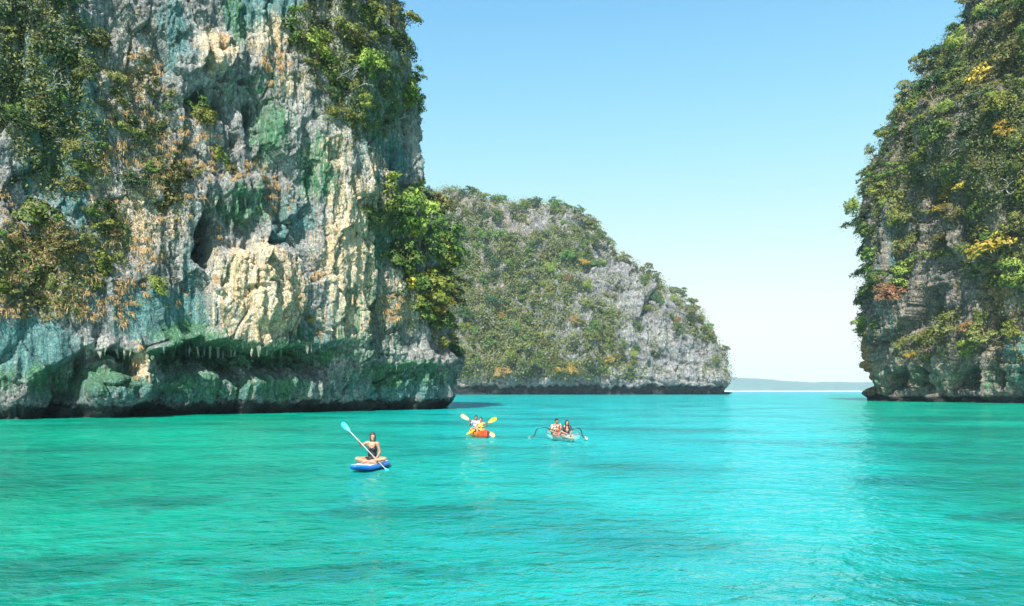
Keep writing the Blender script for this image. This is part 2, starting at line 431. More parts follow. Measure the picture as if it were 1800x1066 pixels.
def build_left():
    plan = [(-66, 40), (-52, 50), (-40.5, 58.5), (-32.5, 65.5), (-23, 75.2), (-13.6, 86.2), (-8.2, 94.5), (-7.4, 99), (-10, 105), (-18, 111), (-40, 117), (-70, 120)]
    C, u = catmull(plan, lambda u: np.where((u > 1.6) & (u < 7.6), 0.10, 0.7))
    zr = np.concatenate([np.linspace(-1.6, 9, 116)[:-1], np.linspace(9, 40, 300)[:-1], np.linspace(40, 66, 130)])
    wt = S(u, 3.6, 6.0)[None, :]                                     # how far along towards the headland's tip
    zz = zr[:, None]
    k = np.interp(zr, [-2, 8, 14, 20, 29, 40, 46, 54, 60, 66], [0, 0, 1.2, 3.2, 5.4, 7.6, 9.2, 12, 15, 20])[:, None]
    X = C[None, :, 0] - 0.70*k*wt - 0.045*zz*0.7*(1-wt); Y = C[None, :, 1] - 0.70*k*wt + 0.045*zz*0.7*(1-wt)
    Z = np.broadcast_to(zz, X.shape)
    P = np.stack([X, Y, Z], -1)
    N = grid_normals(P)
    if N[200, C.shape[0]//2] @ np.array([0.7, -0.7, 0]) < 0: N = -N
    px, py = project(P)
    lo1 = fbm(X*0.16, Y*0.16, Z*0.16, 3); lo2 = fbm(X*0.16+31, Y*0.16, Z*0.16, 3)
    wx = px + 22*lo1 + 8*fbm(X*0.7, Y*0.7, Z*0.7, 3); wy = py + 22*lo2 + 8*fbm(X*0.7+31, Y*0.7, Z*0.7, 3)
    D = 2.4*fbm(X*0.07, Y*0.07, Z*0.04, 3)
    D += 0.9*fbm(X*0.33, Y*0.33, Z*0.05, 3, ridged=True)*(0.5+1.2*pn(X*.1, Y*.1, Z*.07)).clip(0.05, 1.2)
    pv, pe = plates(X*0.30+.35*lo1, Y*0.30, Z*0.16+.35*lo2, 0.9)
    D += 1.1*pv
    D += 0.48*fbm(X*1.15, Y*1.15, Z*0.07, 2, ridged=True)*(0.35+1.4*pn(X*.13+7, Y*.13, Z*.09)).clip(0, 1.1)
    rough0 = (1-0.85*patch(px, py, 280, 560, 130, 60)-0.8*patch(px, py, 50, 610, 110, 60)).clip(0, 1)
    pv2, pe2 = plates(X*0.95+.5*lo1, Y*0.95, Z*0.6+.5*lo2, 0.9, 40)
    D -= 0.7*np.exp(-(pe/0.035)**2)*(0.3+1.4*pn(X*.2, Y*.2, Z*.2+5)).clip(0, 1)
    D -= 0.16*np.exp(-(pe2/0.05)**2)*rough0
    D += 0.32*pv2*(1-0.85*patch(px, py, 280, 560, 130, 60)-0.8*patch(px, py, 50, 610, 110, 60)).clip(0, 1)
    rough = 1 - 0.75*band(wx, 150, 380, 30)*band(wy, 515, 600, 12) - 0.7*band(wx, -50, 125, 15)*band(wy, 560, 650, 12) \
              - 0.5*band(wx, 590, 720, 25)*band(wy, 650, 700, 8)
    D += 0.55*rough*fbm(X*0.8, Y*0.8, Z*0.45, 5, 0.55)
    D += 0.20*rough*fbm(X*2.6, Y*2.6, Z*1.9, 3, 0.6, ridged=True)
    blk = h01(np.floor((X+Y)*0.55+0.6*pn(X*.5, Y*.5, Z*.5)), np.floor(Z*0.62+1.1*pn(X*.3, Y*.3, Z*.3)))
    D += 0.5*(blk-0.5)*S(wx, 600, 680)                               # broken blocks towards the tip
    # big buttress before the face turns away
    D += 2.0*blob(wx, wy, 605, 400, 70, 260) - 1.5*blob(wx, wy, 690, 300, 45, 170)
    D -= 1.8*blob(wx, wy, 60, 300, 110, 220)
    # tufa columns
    for cx, w, a, y0, y1 in [(545, 8, .8, 230, 470), (562, 6, .6, 300, 600), (580, 9, .9, 240, 610), (600, 6, .6, 380, 610), (618, 8, .8, 250, 600),
                             (640, 6, .6, 260, 560), (672, 5, .6, 280, 420), (690, 6, .7, 270, 400), (500, 6, .5, 20, 180), (455, 7, .6, 10, 150), (420, 6, .5, 0, 120),
                             (352, 9, .8, 60, 130), (375, 8, .7, 60, 140), (400, 7, .6, 60, 150), (480, 7, .5, 470, 610), (452, 6, .5, 480, 610), (430, 6, .5, 480, 610)]:
        c2 = cx + 7*pn(Z*0.25, 0*Z+cx, 0*Z)
        D += a*np.exp(-((px-c2)/w)**2)*band(py, y0, y1, 12)
    # hollow with hanging columns in the middle of the face, domed rock below it
    roof = 342 + 14*((wx-405)/65)**2
    hollow = np.clip(1.25*patch(wx, wy, 357, 418, 19, 54, .4) + .38*patch(wx, wy, 415, 375, 56, 40, .7), 0, 1)*S(wy, roof-4, roof+5)
    cols = np.zeros_like(px)
    for cx, w, yb in [(377, 5, 470), (400, 9, 385), (409, 4, 430), (434, 10, 440), (461, 8, 470)]:
        cols = np.maximum(cols, np.exp(-((px-cx-10*pn(Z*.6, 0*Z+cx, 0*Z))/(w*(1+.6*pn(Z*1.3, 0*Z+cx*.37, 0*Z))))**2)*(1-S(py, yb-40, yb)))
    D -= 2.5*hollow*(1-0.9*cols)*(1+.5*fbm(X*.9, Y*.9, Z*.5, 3))
    D -= 1.9*band(wx, 348, 370, 9)*band(wy, 375, 452, 14)
    D += 0.6*patch(wx, wy, 405, 322, 90, 22, .8)         # brow over the hollow
    D += 2.1*S(wy, 434, 456)*band(wx, 384, 520, 26, 34)*(1-S(wy, 540, 628))*(1-.5*((wx-440)/90)**2).clip(0, 1)
    # small holes
    for cx, cy, rx, ry, a in [(352, 168, 14, 18, 2.4), (388, 178, 11, 16, 2.0), (372, 205, 8, 10, 1.4), (440, 203, 11, 28, 2.4), (466, 184, 8, 8, 1.4), (392, 132, 12, 8, 1.3),
                              (345, 118, 7, 6, 1.0), (425, 140, 13, 8, 1.4), (352, 96, 4, 8, .8), (408, 250, 8, 16, 1.2), (498, 395, 8, 12, 1.2), (455, 505, 10, 6, .8), (430, 515, 16, 6, .7),
                              (600, 515, 7, 4, .9), (540, 300, 6, 14, .9), (475, 550, 8, 12, .9)]:
        D -= a*dome(wx, wy, cx, cy, rx, ry, 0.7)
    D += 0.7*patch(wx, wy, 380, 110, 75, 38, .8)                     # brow over the upper holes
    D -= .8*patch(wx, wy, 375, 185, 55, 26, .6) + .5*patch(wx, wy, 450, 200, 28, 45, .6)
    D += .5*patch(wx, wy, 480, 260, 30, 60, .7)
    # long undercut low on the face, its brow fringed
    roof2 = 610 + 8*np.sin(wx*0.03) + 5*pn(X, Y, Z)
    und = band(wx, 276, 575, 22, 40)*S(wy, roof2-3, roof2+5)*(1-S(wy, 632, 676))
    pil = np.zeros_like(px)
    for cx, w in [(395, 7), (415, 10), (335, 8), (480, 9), (525, 6)]:
        pil = np.maximum(pil, np.exp(-((px-cx)/w)**2)*S(py, 640, 665))
    D -= und*(2.7+0.9*fbm(X*0.9, Y*0.9, Z*0.9, 3))*(1-0.6*pil)
    D -= 0.9*und*np.clip(fbm(X*1.7, Y*1.7, Z*1.4, 3, ridged=True), 0, 1)
    D += 0.8*band(wx, 262, 610, 25)*band(wy, 588, 611, 14, 4)
    roof3 = 612 + 5*np.sin(wx*0.09)
    D -= 3.0*band(wx, 143, 236, 12, 8)*S(wy, roof3-3, roof3+5)*(1-S(wy, 645, 690))
    D -= 2.4*band(wx, 70, 150, 30, 10)*band(wy+0.6*(wx-110), 640, 720, 12)
    # boulders leaning at the foot
    D += 2.3*dome(wx, wy, 195, 700, 52, 42) + 1.9*dome(wx, wy, 188, 650, 38, 32) + 1.3*dome(wx, wy, 253, 694, 30, 42) + .8*dome(wx, wy, 238, 640, 13, 70)
    D -= 1.2*dome(wx, wy, 290, 705, 40, 22) + 1.0*dome(wx, wy, 130, 712, 40, 22)
    # fringe lip towards the tip and the fluted skirt below
    lip = 640 + 8*np.sin(wx*0.045) + 4*pn(X, Y, Z)
    D += 0.6*S(wx, 570, 620)*band(wy, 615, lip, 16, 3)
    D -= 0.35*S(wx, 570, 620)*S(wy, lip-3, lip+4)*(1-S(wy, 668, 700))
    D += 0.36*np.sin((wx+0.35*wy)*0.42+2*pn(X*.6, Y*.6, Z*.6))*S(wx, 585, 610)*band(wy, 645, 690, 6, 14)*(1-0.6*S(wx, 700, 740))
    # cracks
    cr = np.abs((wx-690)*0.62 + (wy-664)*0.78)
    D -= 1.0*np.exp(-(cr/3)**2)*band(wx, 655, 705, 8)
    D -= 0.9*np.exp(-((wx-678)/3.0)**2)*band(wy, 670, 720, 5)
    # tide notch
    D -= 1.1*(1-S(Z+0.35*pn(X*.6, Y*.6, Z*0), 0.1, 1.5))
    D -= (1.0+0.9*S(px, 180, 300)*(1-S(px, 640, 780)))*(1-S(Z, -0.5, 6.3))          # the whole foot slants in under the brow
    P2 = P + N*D[..., None]
    P2[..., 2] += 0.25*fbm(X*0.9, Y*0.9, Z*0.9, 3)*(1-S(-Z, -1.5, 0))
    N2 = grid_normals(P2)
    if (N2*N).sum() < 0: N2 = -N2
    # stains, with shade painted into the recesses
    st = np.zeros(P.shape[:2]+(4,)); st[..., 3] = 1; we = st.copy()
    def mx(a, b): return np.maximum(a, b)
    nb = 0.5+0.9*fbm(X*0.5, Y*0.5, Z*0.10, 4); nb2 = 0.5+0.9*fbm(X*0.9+9, Y*0.9, Z*0.13, 3)
    def acc(lst, nz):
        r = np.zeros_like(px)
        for a, cx, cy, rx, ry in lst: r = mx(r, a*patch(wx, wy, cx, cy, rx, ry, .7))
        return r*(0.60+0.80*nz).clip(0.2, 1.3)
    cr_ = acc([(.95, 440, 520, 95, 100), (.72, 362, 92, 38, 48), (.72, 590, 430, 60, 150), (.5, 600, 560, 70, 60), (.55, 487, 620, 14, 40), (.6, 238, 640, 11, 55), (.5, 480, 70, 70, 60),
               (.5, 372, 460, 22, 50), (.42, 690, 520, 60, 90), (.6, 400, 620, 5, 30), (.45, 560, 270, 40, 50), (.48, 250, 400, 90, 110), (.45, 230, 150, 60, 160), (.5, 640, 330, 40, 90), (.5, 180, 330, 30, 90), (.5, 500, 160, 40, 30)], nb2)
    te = acc([(.85, 290, 555, 110, 58), (.85, 45, 615, 110, 62), (.7, 670, 290, 80, 80), (.75, 455, 10, 80, 70), (.7, 110, 200, 90, 240), (.6, 560, 580, 50, 50), (.8, 690, 680, 140, 42), (.65, 300, 685, 320, 40),
              (.6, 335, 440, 22, 90), (.5, 150, 450, 60, 120), (.6, 300, 60, 40, 90), (.5, 720, 430, 60, 90), (.55, 500, 400, 50, 70)], nb)
    gr = acc([(.5, 470, 230, 45, 90), (.5, 420, 360, 95, 50), (.75, 640, 410, 70, 70), (.95, 400, 622, 240, 26), (.62, 700, 660, 140, 40), (.6, 330, 590, 90, 30), (.55, 200, 670, 330, 44), (.5, 450, 680, 200, 36),
              (.6, 500, 590, 70, 30), (.5, 640, 560, 100, 120), (.55, 410, 30, 30, 80), (.7, 540, 300, 40, 80), (.5, 440, 150, 60, 30), (.5, 640, 180, 120, 120)], nb)
    pitted = acc([(1, 255, 330, 110, 230), (.9, 500, 500, 70, 110), (1, 700, 480, 90, 160), (.9, 120, 690, 200, 34), (.9, 260, 60, 90, 90), (.8, 520, 120, 60, 60)], 0.6+0*px); pitted = mx(pitted, .4)
    ru = acc([(.6, 70, 480, 110, 85), (.5, 372, 80, 18, 36), (.45, 372, 500, 22, 40), (.4, 480, 120, 30, 30), (.4, 290, 300, 60, 40)], nb2)
    tide = .85*(1-S(Z+.5*pn(X*.5, Y*.5, Z*.5), 0.6, 2.0))
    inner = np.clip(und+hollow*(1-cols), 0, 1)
    st[..., 0] = cr_*(1-inner); st[..., 1] = gr; st[..., 2] = te*(1-0.6*st[..., 0]); we[..., 0] = mx(mx(tide, .42*inner), .32*(1-S(Z, 1.0, 4.0))); we[..., 1] = pitted; we[..., 2] = ru  # black: tide band, darker foot, and shade painted inside undercut and hollow
    # the top closes back into the hill
    ctr = np.array([-45, 100, 0.0]); top = P2[-1]; rows = []
    for f, dz in ((0.06, 1.5), (0.18, 3), (0.4, 5), (0.7, 6.5), (0.98, 7)):
        q = top*(1-f) + ctr*f; q[:, 2] = top[:, 2] + dz; rows.append(q)
    nz, ns = P2.shape[:2]
    PA = np.concatenate([P2, np.array(rows)], 0)
    pad = np.repeat(st[-1:], 5, 0); padw = np.repeat(we[-1:], 5, 0)
    me = mesh_np('cliff', PA.reshape(-1, 3), grid_faces(nz+5, ns))
    add_attr(me, 'stain', np.concatenate([st, pad]).reshape(-1, 4)); add_attr(me, 'wear', np.concatenate([we, padw]).reshape(-1, 4))
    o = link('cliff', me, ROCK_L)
    tag(o, 'tall grey, teal and cream streaked limestone cliff filling the left', None, None, 'structure')
    return o, Face(P2, N2)
LEFT, FACE_L = build_left()

def hang_stalactites():
    protos = []
    for i in range(5):
        rng = np.random.default_rng(70+i); n, k = 12, 9; V = []
        for a in range(n):
            t = a/(n-1); r = .5*(1-t)**.7*(1+.25*math.sin(9*t+i))*.32+.012
            for b in range(k):
                th = 2*math.pi*b/k; rr = r*(1+.28*math.sin(3*th+i+5*t)); V.append((rr*math.cos(th)+.05*math.sin(4*t+i), rr*math.sin(th), .12-t))
        Q = [(a*k+b, (a+1)*k+b, (a+1)*k+(b+1) % k, a*k+(b+1) % k) for a in range(n-1) for b in range(k)]
        me = mesh_np('stalactite', V, Q); n_ = len(V); c = np.tile([.35*(i % 2), .45, .3, 1.0], (n_, 1)); add_attr(me, 'stain', c); add_attr(me, 'wear', np.tile([0, .4, 0, 1.0], (n_, 1)))
        me.materials.append(ROCK_L); protos.append(me)
    rng = np.random.default_rng(77)
    runs = [(285, 575, 611, 30, .5, 1.5), (150, 232, 612, 9, .5, 1.3), (346, 470, 350, 14, .7, 2.4), (330, 410, 158, 9, .5, 1.4), (425, 480, 185, 7, .5, 1.5), (600, 790, 645, 16, .3, .9), (395, 520, 505, 8, .4, .9)]
    for x0, x1, y, n, a, b in runs:
        for q in np.linspace(x0, x1, n):
            P, N = FACE_L.pick(q+rng.uniform(-6, 6), y+rng.uniform(-5, 5)); L_ = rng.uniform(a, b)
            o = bpy.data.objects.new('stalactite', protos[rng.integers(0, 5)]); COL.objects.link(o); o.parent = LEFT
            o.location = Vector(P)-Vector(N)*.10+Vector((0, 0, .05)); o.scale = (L_*rng.uniform(.6, 1.2), L_*rng.uniform(.6, 1.2), L_); o.rotation_euler = (rng.normal()*.06, rng.normal()*.06, rng.uniform(0, 6))
hang_stalactites()

def build_right():
    plan = [(170, 205), (120, 198), (98, 190), (88.5, 183), (84.6, 175), (85.4, 166), (88.5, 152), (92.4, 133), (99, 112), (106, 90), (118, 70)]
    C, u = catmull(plan, lambda u: np.where((u > 2.5) & (u < 7.7), 0.2, 1.2))
    zr = np.concatenate([np.linspace(-2, 14, 90)[:-1], np.linspace(14, 78, 270)[:-1], np.linspace(78, 122, 130)])
    zz = zr[:, None]
    tip = 1 - S(u, 4.6, 8.5)[None, :]
    k = np.interp(zr, [-2, 7, 27, 40, 50, 57, 64, 76, 85, 93, 110, 122], [0, -1.0, -0.4, 0, 1.6, 5.0, 8.0, 15.5, 20.5, 27, 42, 58])[:, None]
    X = C[None, :, 0] + k*(0.45+0.55*tip); Y = C[None, :, 1] + 0*zz
    Z = np.broadcast_to(zz, X.shape); P = np.stack([X, Y, Z], -1)
    N = grid_normals(P)
    mid = np.argmin(np.abs(u-6)); 
    if N[100, mid] @ np.array([-1, -0.4, 0]) < 0: N = -N
    px, py = project(P)
    wx = px + 8*fbm(X*0.25, Y*0.25, Z*0.25, 3); wy = py + 8*fbm(X*0.25+31, Y*0.25, Z*0.25, 3)
    D = 3.2*fbm(X*0.05, Y*0.05, Z*0.03, 3)
    D += 1.5*fbm(X*0.16, Y*0.16, Z*0.035, 3, ridged=True)
    pv, pe = plates(X*0.13, Y*0.13, Z*0.07, 0.9)
    D += 3.0*pv
    D += 1.1*fbm(X*0.4, Y*0.4, Z*0.3, 4, 0.55)
    s = Y*0.95 - X*0.3
    row = np.floor(Z*0.42 + 0.9*pn(X*.12, Y*.12, Z*.12))
    blk = h01(np.floor(s*0.38 + 1.7*h01(row, row*0) + 0.5*pn(X*.3, Y*.3, Z*.3)), row)
    D += 1.1*(blk-0.5)
    fz = (Z*0.42 + 0.9*pn(X*.12, Y*.12, Z*.12)) % 1.0
    D -= 0.45*np.exp(-((fz-0.05)/0.07)**2)
    D += 0.35*fbm(X*1.2, Y*1.2, Z*0.9, 3, ridged=True)
    D -= 2.6*blob(wx, wy, 1525, 520, 10, 130) - 1.4*blob(wx, wy, 1570, 520, 22, 150)
    D -= 3.0*blob(wx, wy, 1745, 560, 14, 120)
    D += 2.0*blob(wx, wy, 1680, 215, 40, 50)
    # brow, hollows and pillars above the waterline
    roof = 650 + 9*np.sin(wx*0.05) + 12*pn(X*.16, Y*.16, 0*Z) + 5*pn(X*.5, Y*.5, Z*.5)
    hx = wx + 16*fbm(X*.3, Y*.3, Z*.22, 3)
    hol = np.zeros_like(px)
    for a, b in ((1510, 1528), (1556, 1598), (1618, 1634), (1672, 1716), (1748, 1760)):
        hol = np.maximum(hol, band(hx, a, b, 6))
    D -= 4.6*hol*S(wy, roof-2, roof+5)*(1-S(wy, 676, 690))
    D += 0.5*band(wy, 610, 647, 16, 4)
    D -= 0.4*S(wy, roof-2, roof+5)*(1-S(wy, 690, 704))
    D -= 1.5*(1-S(Z+.5*pn(X*.3, Y*.3, 0*Z), 0.2, 1.9)) + 0.8*tip*(1-S(Z, 0.5, 6.0))
    P2 = P + N*D[..., None]
    P2[..., 2] += 0.4*fbm(X*0.4, Y*0.4, Z*0.4, 3)
    N2 = grid_normals(P2)
    if (N2*N).sum() < 0: N2 = -N2
    st = np.zeros(P.shape[:2]+(4,)); st[..., 3] = 1; we = st.copy()
    st[..., 0] = .50*band(wx, 1590, 1790, 30)*band(wy, 640, 690, 10)*(.4+.8*fbm(X*.3, Y*.3, Z*.1, 2)).clip(0, 1) + .35*blob(wx, wy, 1680, 215, 30, 40)
    st[..., 1] = np.maximum(.40*band(wx, 1480, 1800, 20)*band(wy, 640, 690, 15), .5*blob(wx, wy, 1590, 620, 12, 40))
    st[..., 2] = np.maximum(.5*blob(wx, wy, 1580, 470, 25, 140), .55*S(wx, 1755, 1785)*band(wy, 590, 690, 20))
    we[..., 0] = np.maximum(.85*(1-S(Z, 0.6, 1.8)), .35*hol*S(wy, 640, 650)); we[..., 1] = .75  # tide band, plus shade painted into the colour inside the hollows
    we[..., 2] = .55*blob(wx, wy, 1505, 640, 30, 60) + .4*blob(wx, wy, 1750, 500, 30, 60) + .28
    ctr = np.array([200, 130, 0.0]); top = P2[-1]; rows = []
    for f, dz in ((0.05, 2), (0.2, 5), (0.5, 8), (0.95, 9)):
        q = top*(1-f) + ctr*f; q[:, 2] = top[:, 2] + dz; rows.append(q)
    nz, ns = P2.shape[:2]
    PA = np.concatenate([P2, np.array(rows)], 0)
    me = mesh_np('cliff', PA.reshape(-1, 3), grid_faces(nz+4, ns)[:, ::-1])
    add_attr(me, 'stain', np.concatenate([st, np.repeat(st[-1:], 4, 0)]).reshape(-1, 4)); add_attr(me, 'wear', np.concatenate([we, np.repeat(we[-1:], 4, 0)]).reshape(-1, 4))
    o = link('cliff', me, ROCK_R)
    tag(o, 'steep brown limestone cliff overgrown with trees on the right', None, None, 'structure')
    return o, Face(P2, N2)
RIGHT, FACE_R = build_right()

def build_island():
    xs = np.concatenate([np.linspace(640, 1262, 430), np.linspace(1262, 1284, 60)[1:]])
    sil = np.interp(xs, [640, 760, 800, 822, 845, 880, 930, 980, 1020, 1045, 1068, 1095, 1130, 1160, 1190, 1215, 1240, 1256, 1272, 1280, 1284],
                        [345, 342, 340, 350, 358, 356, 364, 360, 378, 406, 438, 452, 478, 498, 520, 540, 572, 592, 612, 640, 662])
    d0 = np.interp(xs, [640, 815, 1000, 1150, 1250, 1275, 1284], [500, 488, 482, 485, 492, 500, 510])
    back = np.interp(xs, [640, 1000, 1200, 1262, 1284], [95, 85, 45, 22, 6])
    H = CAM_H + (HOR-sil)/F*(d0+back)
    t = np.concatenate([np.linspace(0, 1, 270), np.linspace(1.02, 2.0, 24)])[:, None]
    # profile: upright foot, then leaning back to the ridge, then down behind
    g = np.interp(t, [0, .12, .35, .7, .9, 1.0, 1.3, 2.0], [0, 0.0, .16, .5, .8, 1.0, 1.7, 2.6])
    f = np.interp(t, [0, .12, .35, .7, .9, 1.0, 1.3, 2.0], [-0.01, .16, .46, .80, .945, 1.0, .8, -0.02])
    D0 = d0[None, :] + g*back[None, :]
    X = (xs[None, :]-CX)/F*D0; Y = D0; Z = f*H[None, :]-0.6
    P = np.stack([X, Y, Z], -1); N = grid_normals(P)
    if N[60, 200] @ np.array([0, -1, 0.3]) < 0: N = -N
    px, py = project(P)
    wx = px + 8*fbm(X*0.05, Y*0.05, Z*0.05, 3); wy = py + 8*fbm(X*0.05+31, Y*0.05, Z*0.05, 3)
    amp = S(t*np.ones_like(X), 0, .1)*(1-.6*S(t*np.ones_like(X), .85, 1))
    D = 7*fbm(X*0.018, Y*0.018, Z*0.016, 3)*amp
    D += 4.5*fbm(X*0.06, Y*0.06, Z*0.018, 4, ridged=True)*amp
    pv, pe = plates(X*0.06, Y*0.06, Z*0.035, 0.9)
    D += 6.0*pv*amp
    pv, pe = plates(X*0.2, Y*0.2, Z*0.11, 0.9, 30)
    D += 2.2*pv
    D += 3.0*fbm(X*0.13, Y*0.13, Z*0.10, 4, 0.55)
    D += 1.2*fbm(X*0.4, Y*0.4, Z*0.25, 3, ridged=True)
    lay = ((Z + .25*X)*0.10 + 0.8*pn(X*.03, Y*.03, Z*.03)) % 1.0
    D -= 1.6*np.exp(-((lay-0.1)/0.10)**2)
    roof = 679 + 7*pn(X*.10, Y*.10, 0*Z) + 6*pn(X*.33, Y*.33, 0*Z)
    D -= 4.5*S(py, roof-1.5, roof+1.5)*S(px, 800, 860)
    P2 = P + N*D[..., None]
    N2 = grid_normals(P2)
    if (N2*N).sum() < 0: N2 = -N2
    st = np.zeros(P.shape[:2]+(4,)); st[..., 3] = 1; we = st.copy()
    st[..., 0] = .42*band(wy, 640, 676, 10)*(.3+fbm(X*.08, Y*.08, Z*.03, 2)).clip(0, 1); we[..., 1] = .7
    we[..., 0] = .95*S(py, roof-1, roof+2)  # blackened over the whole notch at the foot
    we[..., 2] = .33*(1-S(wx, 900, 1050))
    me = mesh_np('cliff', P2.reshape(-1, 3), grid_faces(*P2.shape[:2]))
    add_attr(me, 'stain', st.reshape(-1, 4)); add_attr(me, 'wear', we.reshape(-1, 4))
    o = link('hill', me, ROCK_M)
    tag(o, 'rounded grey rock headland covered in scrub between the two cliffs', None, None, 'structure')
    return o, Face(P2[:272], N2[:272])
ISLAND, FACE_M = build_island()
# ------------------------------------------------------------------ distant coast
def build_coast():
    D0 = 4300.0
    xs = np.linspace(900, 1900, 320); t = np.linspace(0, 1, 40)[:, None]
    sil = np.interp(xs, [900, 1200, 1265, 1300, 1345, 1380, 1425, 1465, 1510, 1700, 1900], [658, 658, 661, 664, 666, 669.5, 672, 671, 672, 666, 669])
    dep = D0 + 900*t
    H = (HOR-sil)/F*(D0+450)*(1+0.04*fbm(xs*0.08, xs*0, xs*0, 4))
    prof = np.sin(np.clip(t, 0, 1)*math.pi)**0.7
    X = (xs[None, :]-CX)/F*dep; Y = dep+0*X
    Z = prof*H[None, :] + 9*fbm(X*0.02, Y*0.02, 0*X, 4)*prof - 1.0
    me = mesh_np('distant_coast', np.stack([X, Y, Z], -1).reshape(-1, 3), grid_faces(40, 320))
    o = link('hill', me, simple('distant_forest', (0.06, 0.12, 0.10), 0.9, 0.35, 0.02))
    tag(o, 'low hazy blue wooded coast on the horizon between the cliffs', None, None, 'structure')
    xs = np.linspace(1200, 1520, 90)
    X0 = (xs-CX)/F*(D0-60); w = 40*(0.5+fbm(xs*0.03, xs*0, xs*0+4, 3)).clip(0.1, 1)
    V = np.concatenate([np.stack([X0, 0*X0+D0-60-w, 0*X0+0.05], -1), np.stack([X0, 0*X0+D0+30, 0*X0+5.0], -1)])
    i = np.arange(89); Q = np.stack([i, i+1, i+91, i+90], -1)
    b = link('beach', mesh_np('beach', V, Q), simple('pale_sand', (0.75, 0.70, 0.6), 0.9, 0.1, 0.05))
    tag(b, 'thin pale beach along the foot of the hazy coast', None, None, 'structure')
build_coast()

# ------------------------------------------------------------------ plants
LEAF = {
    'bright green': leaf_material('leaf_bright', (0.115, 0.165, 0.018), (0.28, 0.32, 0.04), (0.07, 0.13, 0.02)),
    'mid green': leaf_material('leaf_mid', (0.05, 0.11, 0.016), (0.15, 0.22, 0.035), (0.035, 0.08, 0.02)),
    'dark green': leaf_material('leaf_dark', (0.018, 0.05, 0.015), (0.06, 0.12, 0.03), (0.015, 0.04, 0.015)),
    'olive': leaf_material('leaf_olive', (0.09, 0.10, 0.025), (0.22, 0.22, 0.05), (0.10, 0.14, 0.03)),
    'yellow': leaf_material('leaf_yellow', (0.34, 0.26, 0.02), (0.62, 0.46, 0.04), (0.20, 0.22, 0.03)),
    'rusty orange': leaf_material('leaf_rust', (0.20, 0.10, 0.04), (0.42, 0.22, 0.08), (0.14, 0.13, 0.04)),
}
GRASS = leaf_material('dry_grass', (0.60, 0.39, 0.14), (0.85, 0.63, 0.31), (0.48, 0.34, 0.12), 0.25)
SCRUB = {'L': leaf_material('scrub_left', (0.06, 0.09, 0.02), (0.19, 0.20, 0.05), (0.16, 0.14, 0.05)),
         'R': leaf_material('scrub_right', (0.05, 0.09, 0.02), (0.18, 0.21, 0.05), (0.18, 0.13, 0.06)),
         'M': leaf_material('scrub_far', (0.055, 0.095, 0.02), (0.20, 0.22, 0.055), (0.20, 0.15, 0.07))}
BARK = simple('bark', (0.16, 0.125, 0.09), 0.9, 0.3, 5)
TWIG = simple('pale_dead_wood', (0.48, 0.44, 0.40), 0.85, 0.25, 5)

def leaf_cards(C, Nrm, size, rng, droop=0.0):
    """one small rhombic leaf per centre, facing roughly along Nrm"""
    n = len(C)
    Nn = Nrm + rng.normal(scale=0.55, size=(n, 3)); Nn /= np.linalg.norm(Nn, axis=1)[:, None]+1e-9
    a = np.cross(Nn, rng.normal(size=(n, 3))); a[:, 2] -= droop; a /= np.linalg.norm(a, axis=1)[:, None]+1e-9
    b = np.cross(Nn, a)
    L = size*rng.uniform(0.6, 1.3, (n, 1)); W = L*rng.uniform(0.4, 0.7, (n, 1))
    V = np.stack([C-a*L, C-b*W+a*L*.15, C+a*L, C+b*W+a*L*.15], 1).reshape(-1, 3)
    return V, np.arange(4*n).reshape(-1, 4)

def soft_normals(me, Nrm, rng):
    """leaves take part of their shading from the clump they sit on"""
    f = np.zeros(len(me.vertices)*3); me.vertices.foreach_get('normal', f); f = f.reshape(-1, 3)
    n = np.repeat(Nrm/(np.linalg.norm(Nrm, axis=1)[:, None]+1e-9), 4, 0)
    f = f*np.sign((f*n).sum(1))[:, None]*.45 + n; f /= np.linalg.norm(f, axis=1)[:, None]+1e-9
    me.normals_split_custom_set_from_vertices(f.tolist())

def tube_np(path, r0, r1, k=5):
    path = np.asarray(path, float); n = len(path)
    T = np.gradient(path, axis=0); T /= np.linalg.norm(T, axis=1)[:, None]+1e-9
    ref = np.array([0.31, 0.17, 0.93]); A = np.cross(T, ref); A /= np.linalg.norm(A, axis=1)[:, None]+1e-9; B = np.cross(T, A)
    rr = np.linspace(r0, r1, n)[:, None, None] if np.isscalar(r0) else np.asarray(r0)[:, None, None]
    th = np.linspace(0, 2*np.pi, k, endpoint=False)
    ring = A[:, None, :]*np.cos(th)[None, :, None] + B[:, None, :]*np.sin(th)[None, :, None]
    V = (path[:, None, :] + rr*ring).reshape(-1, 3)
    i = np.arange(n-1)[:, None]*k + np.arange(k)[None, :]; j = np.arange(n-1)[:, None]*k + (np.arange(k)[None, :]+1) % k
    Q = np.stack([i, j, j+k, i+k], -1).reshape(-1, 4)
    return V, Q

def merge(parts):
    Vs, Qs, o = [], [], 0
    for V, Q in parts:
        Vs.append(V); Qs.append(Q+o); o += len(V)
    return np.concatenate(Vs), np.concatenate(Qs)

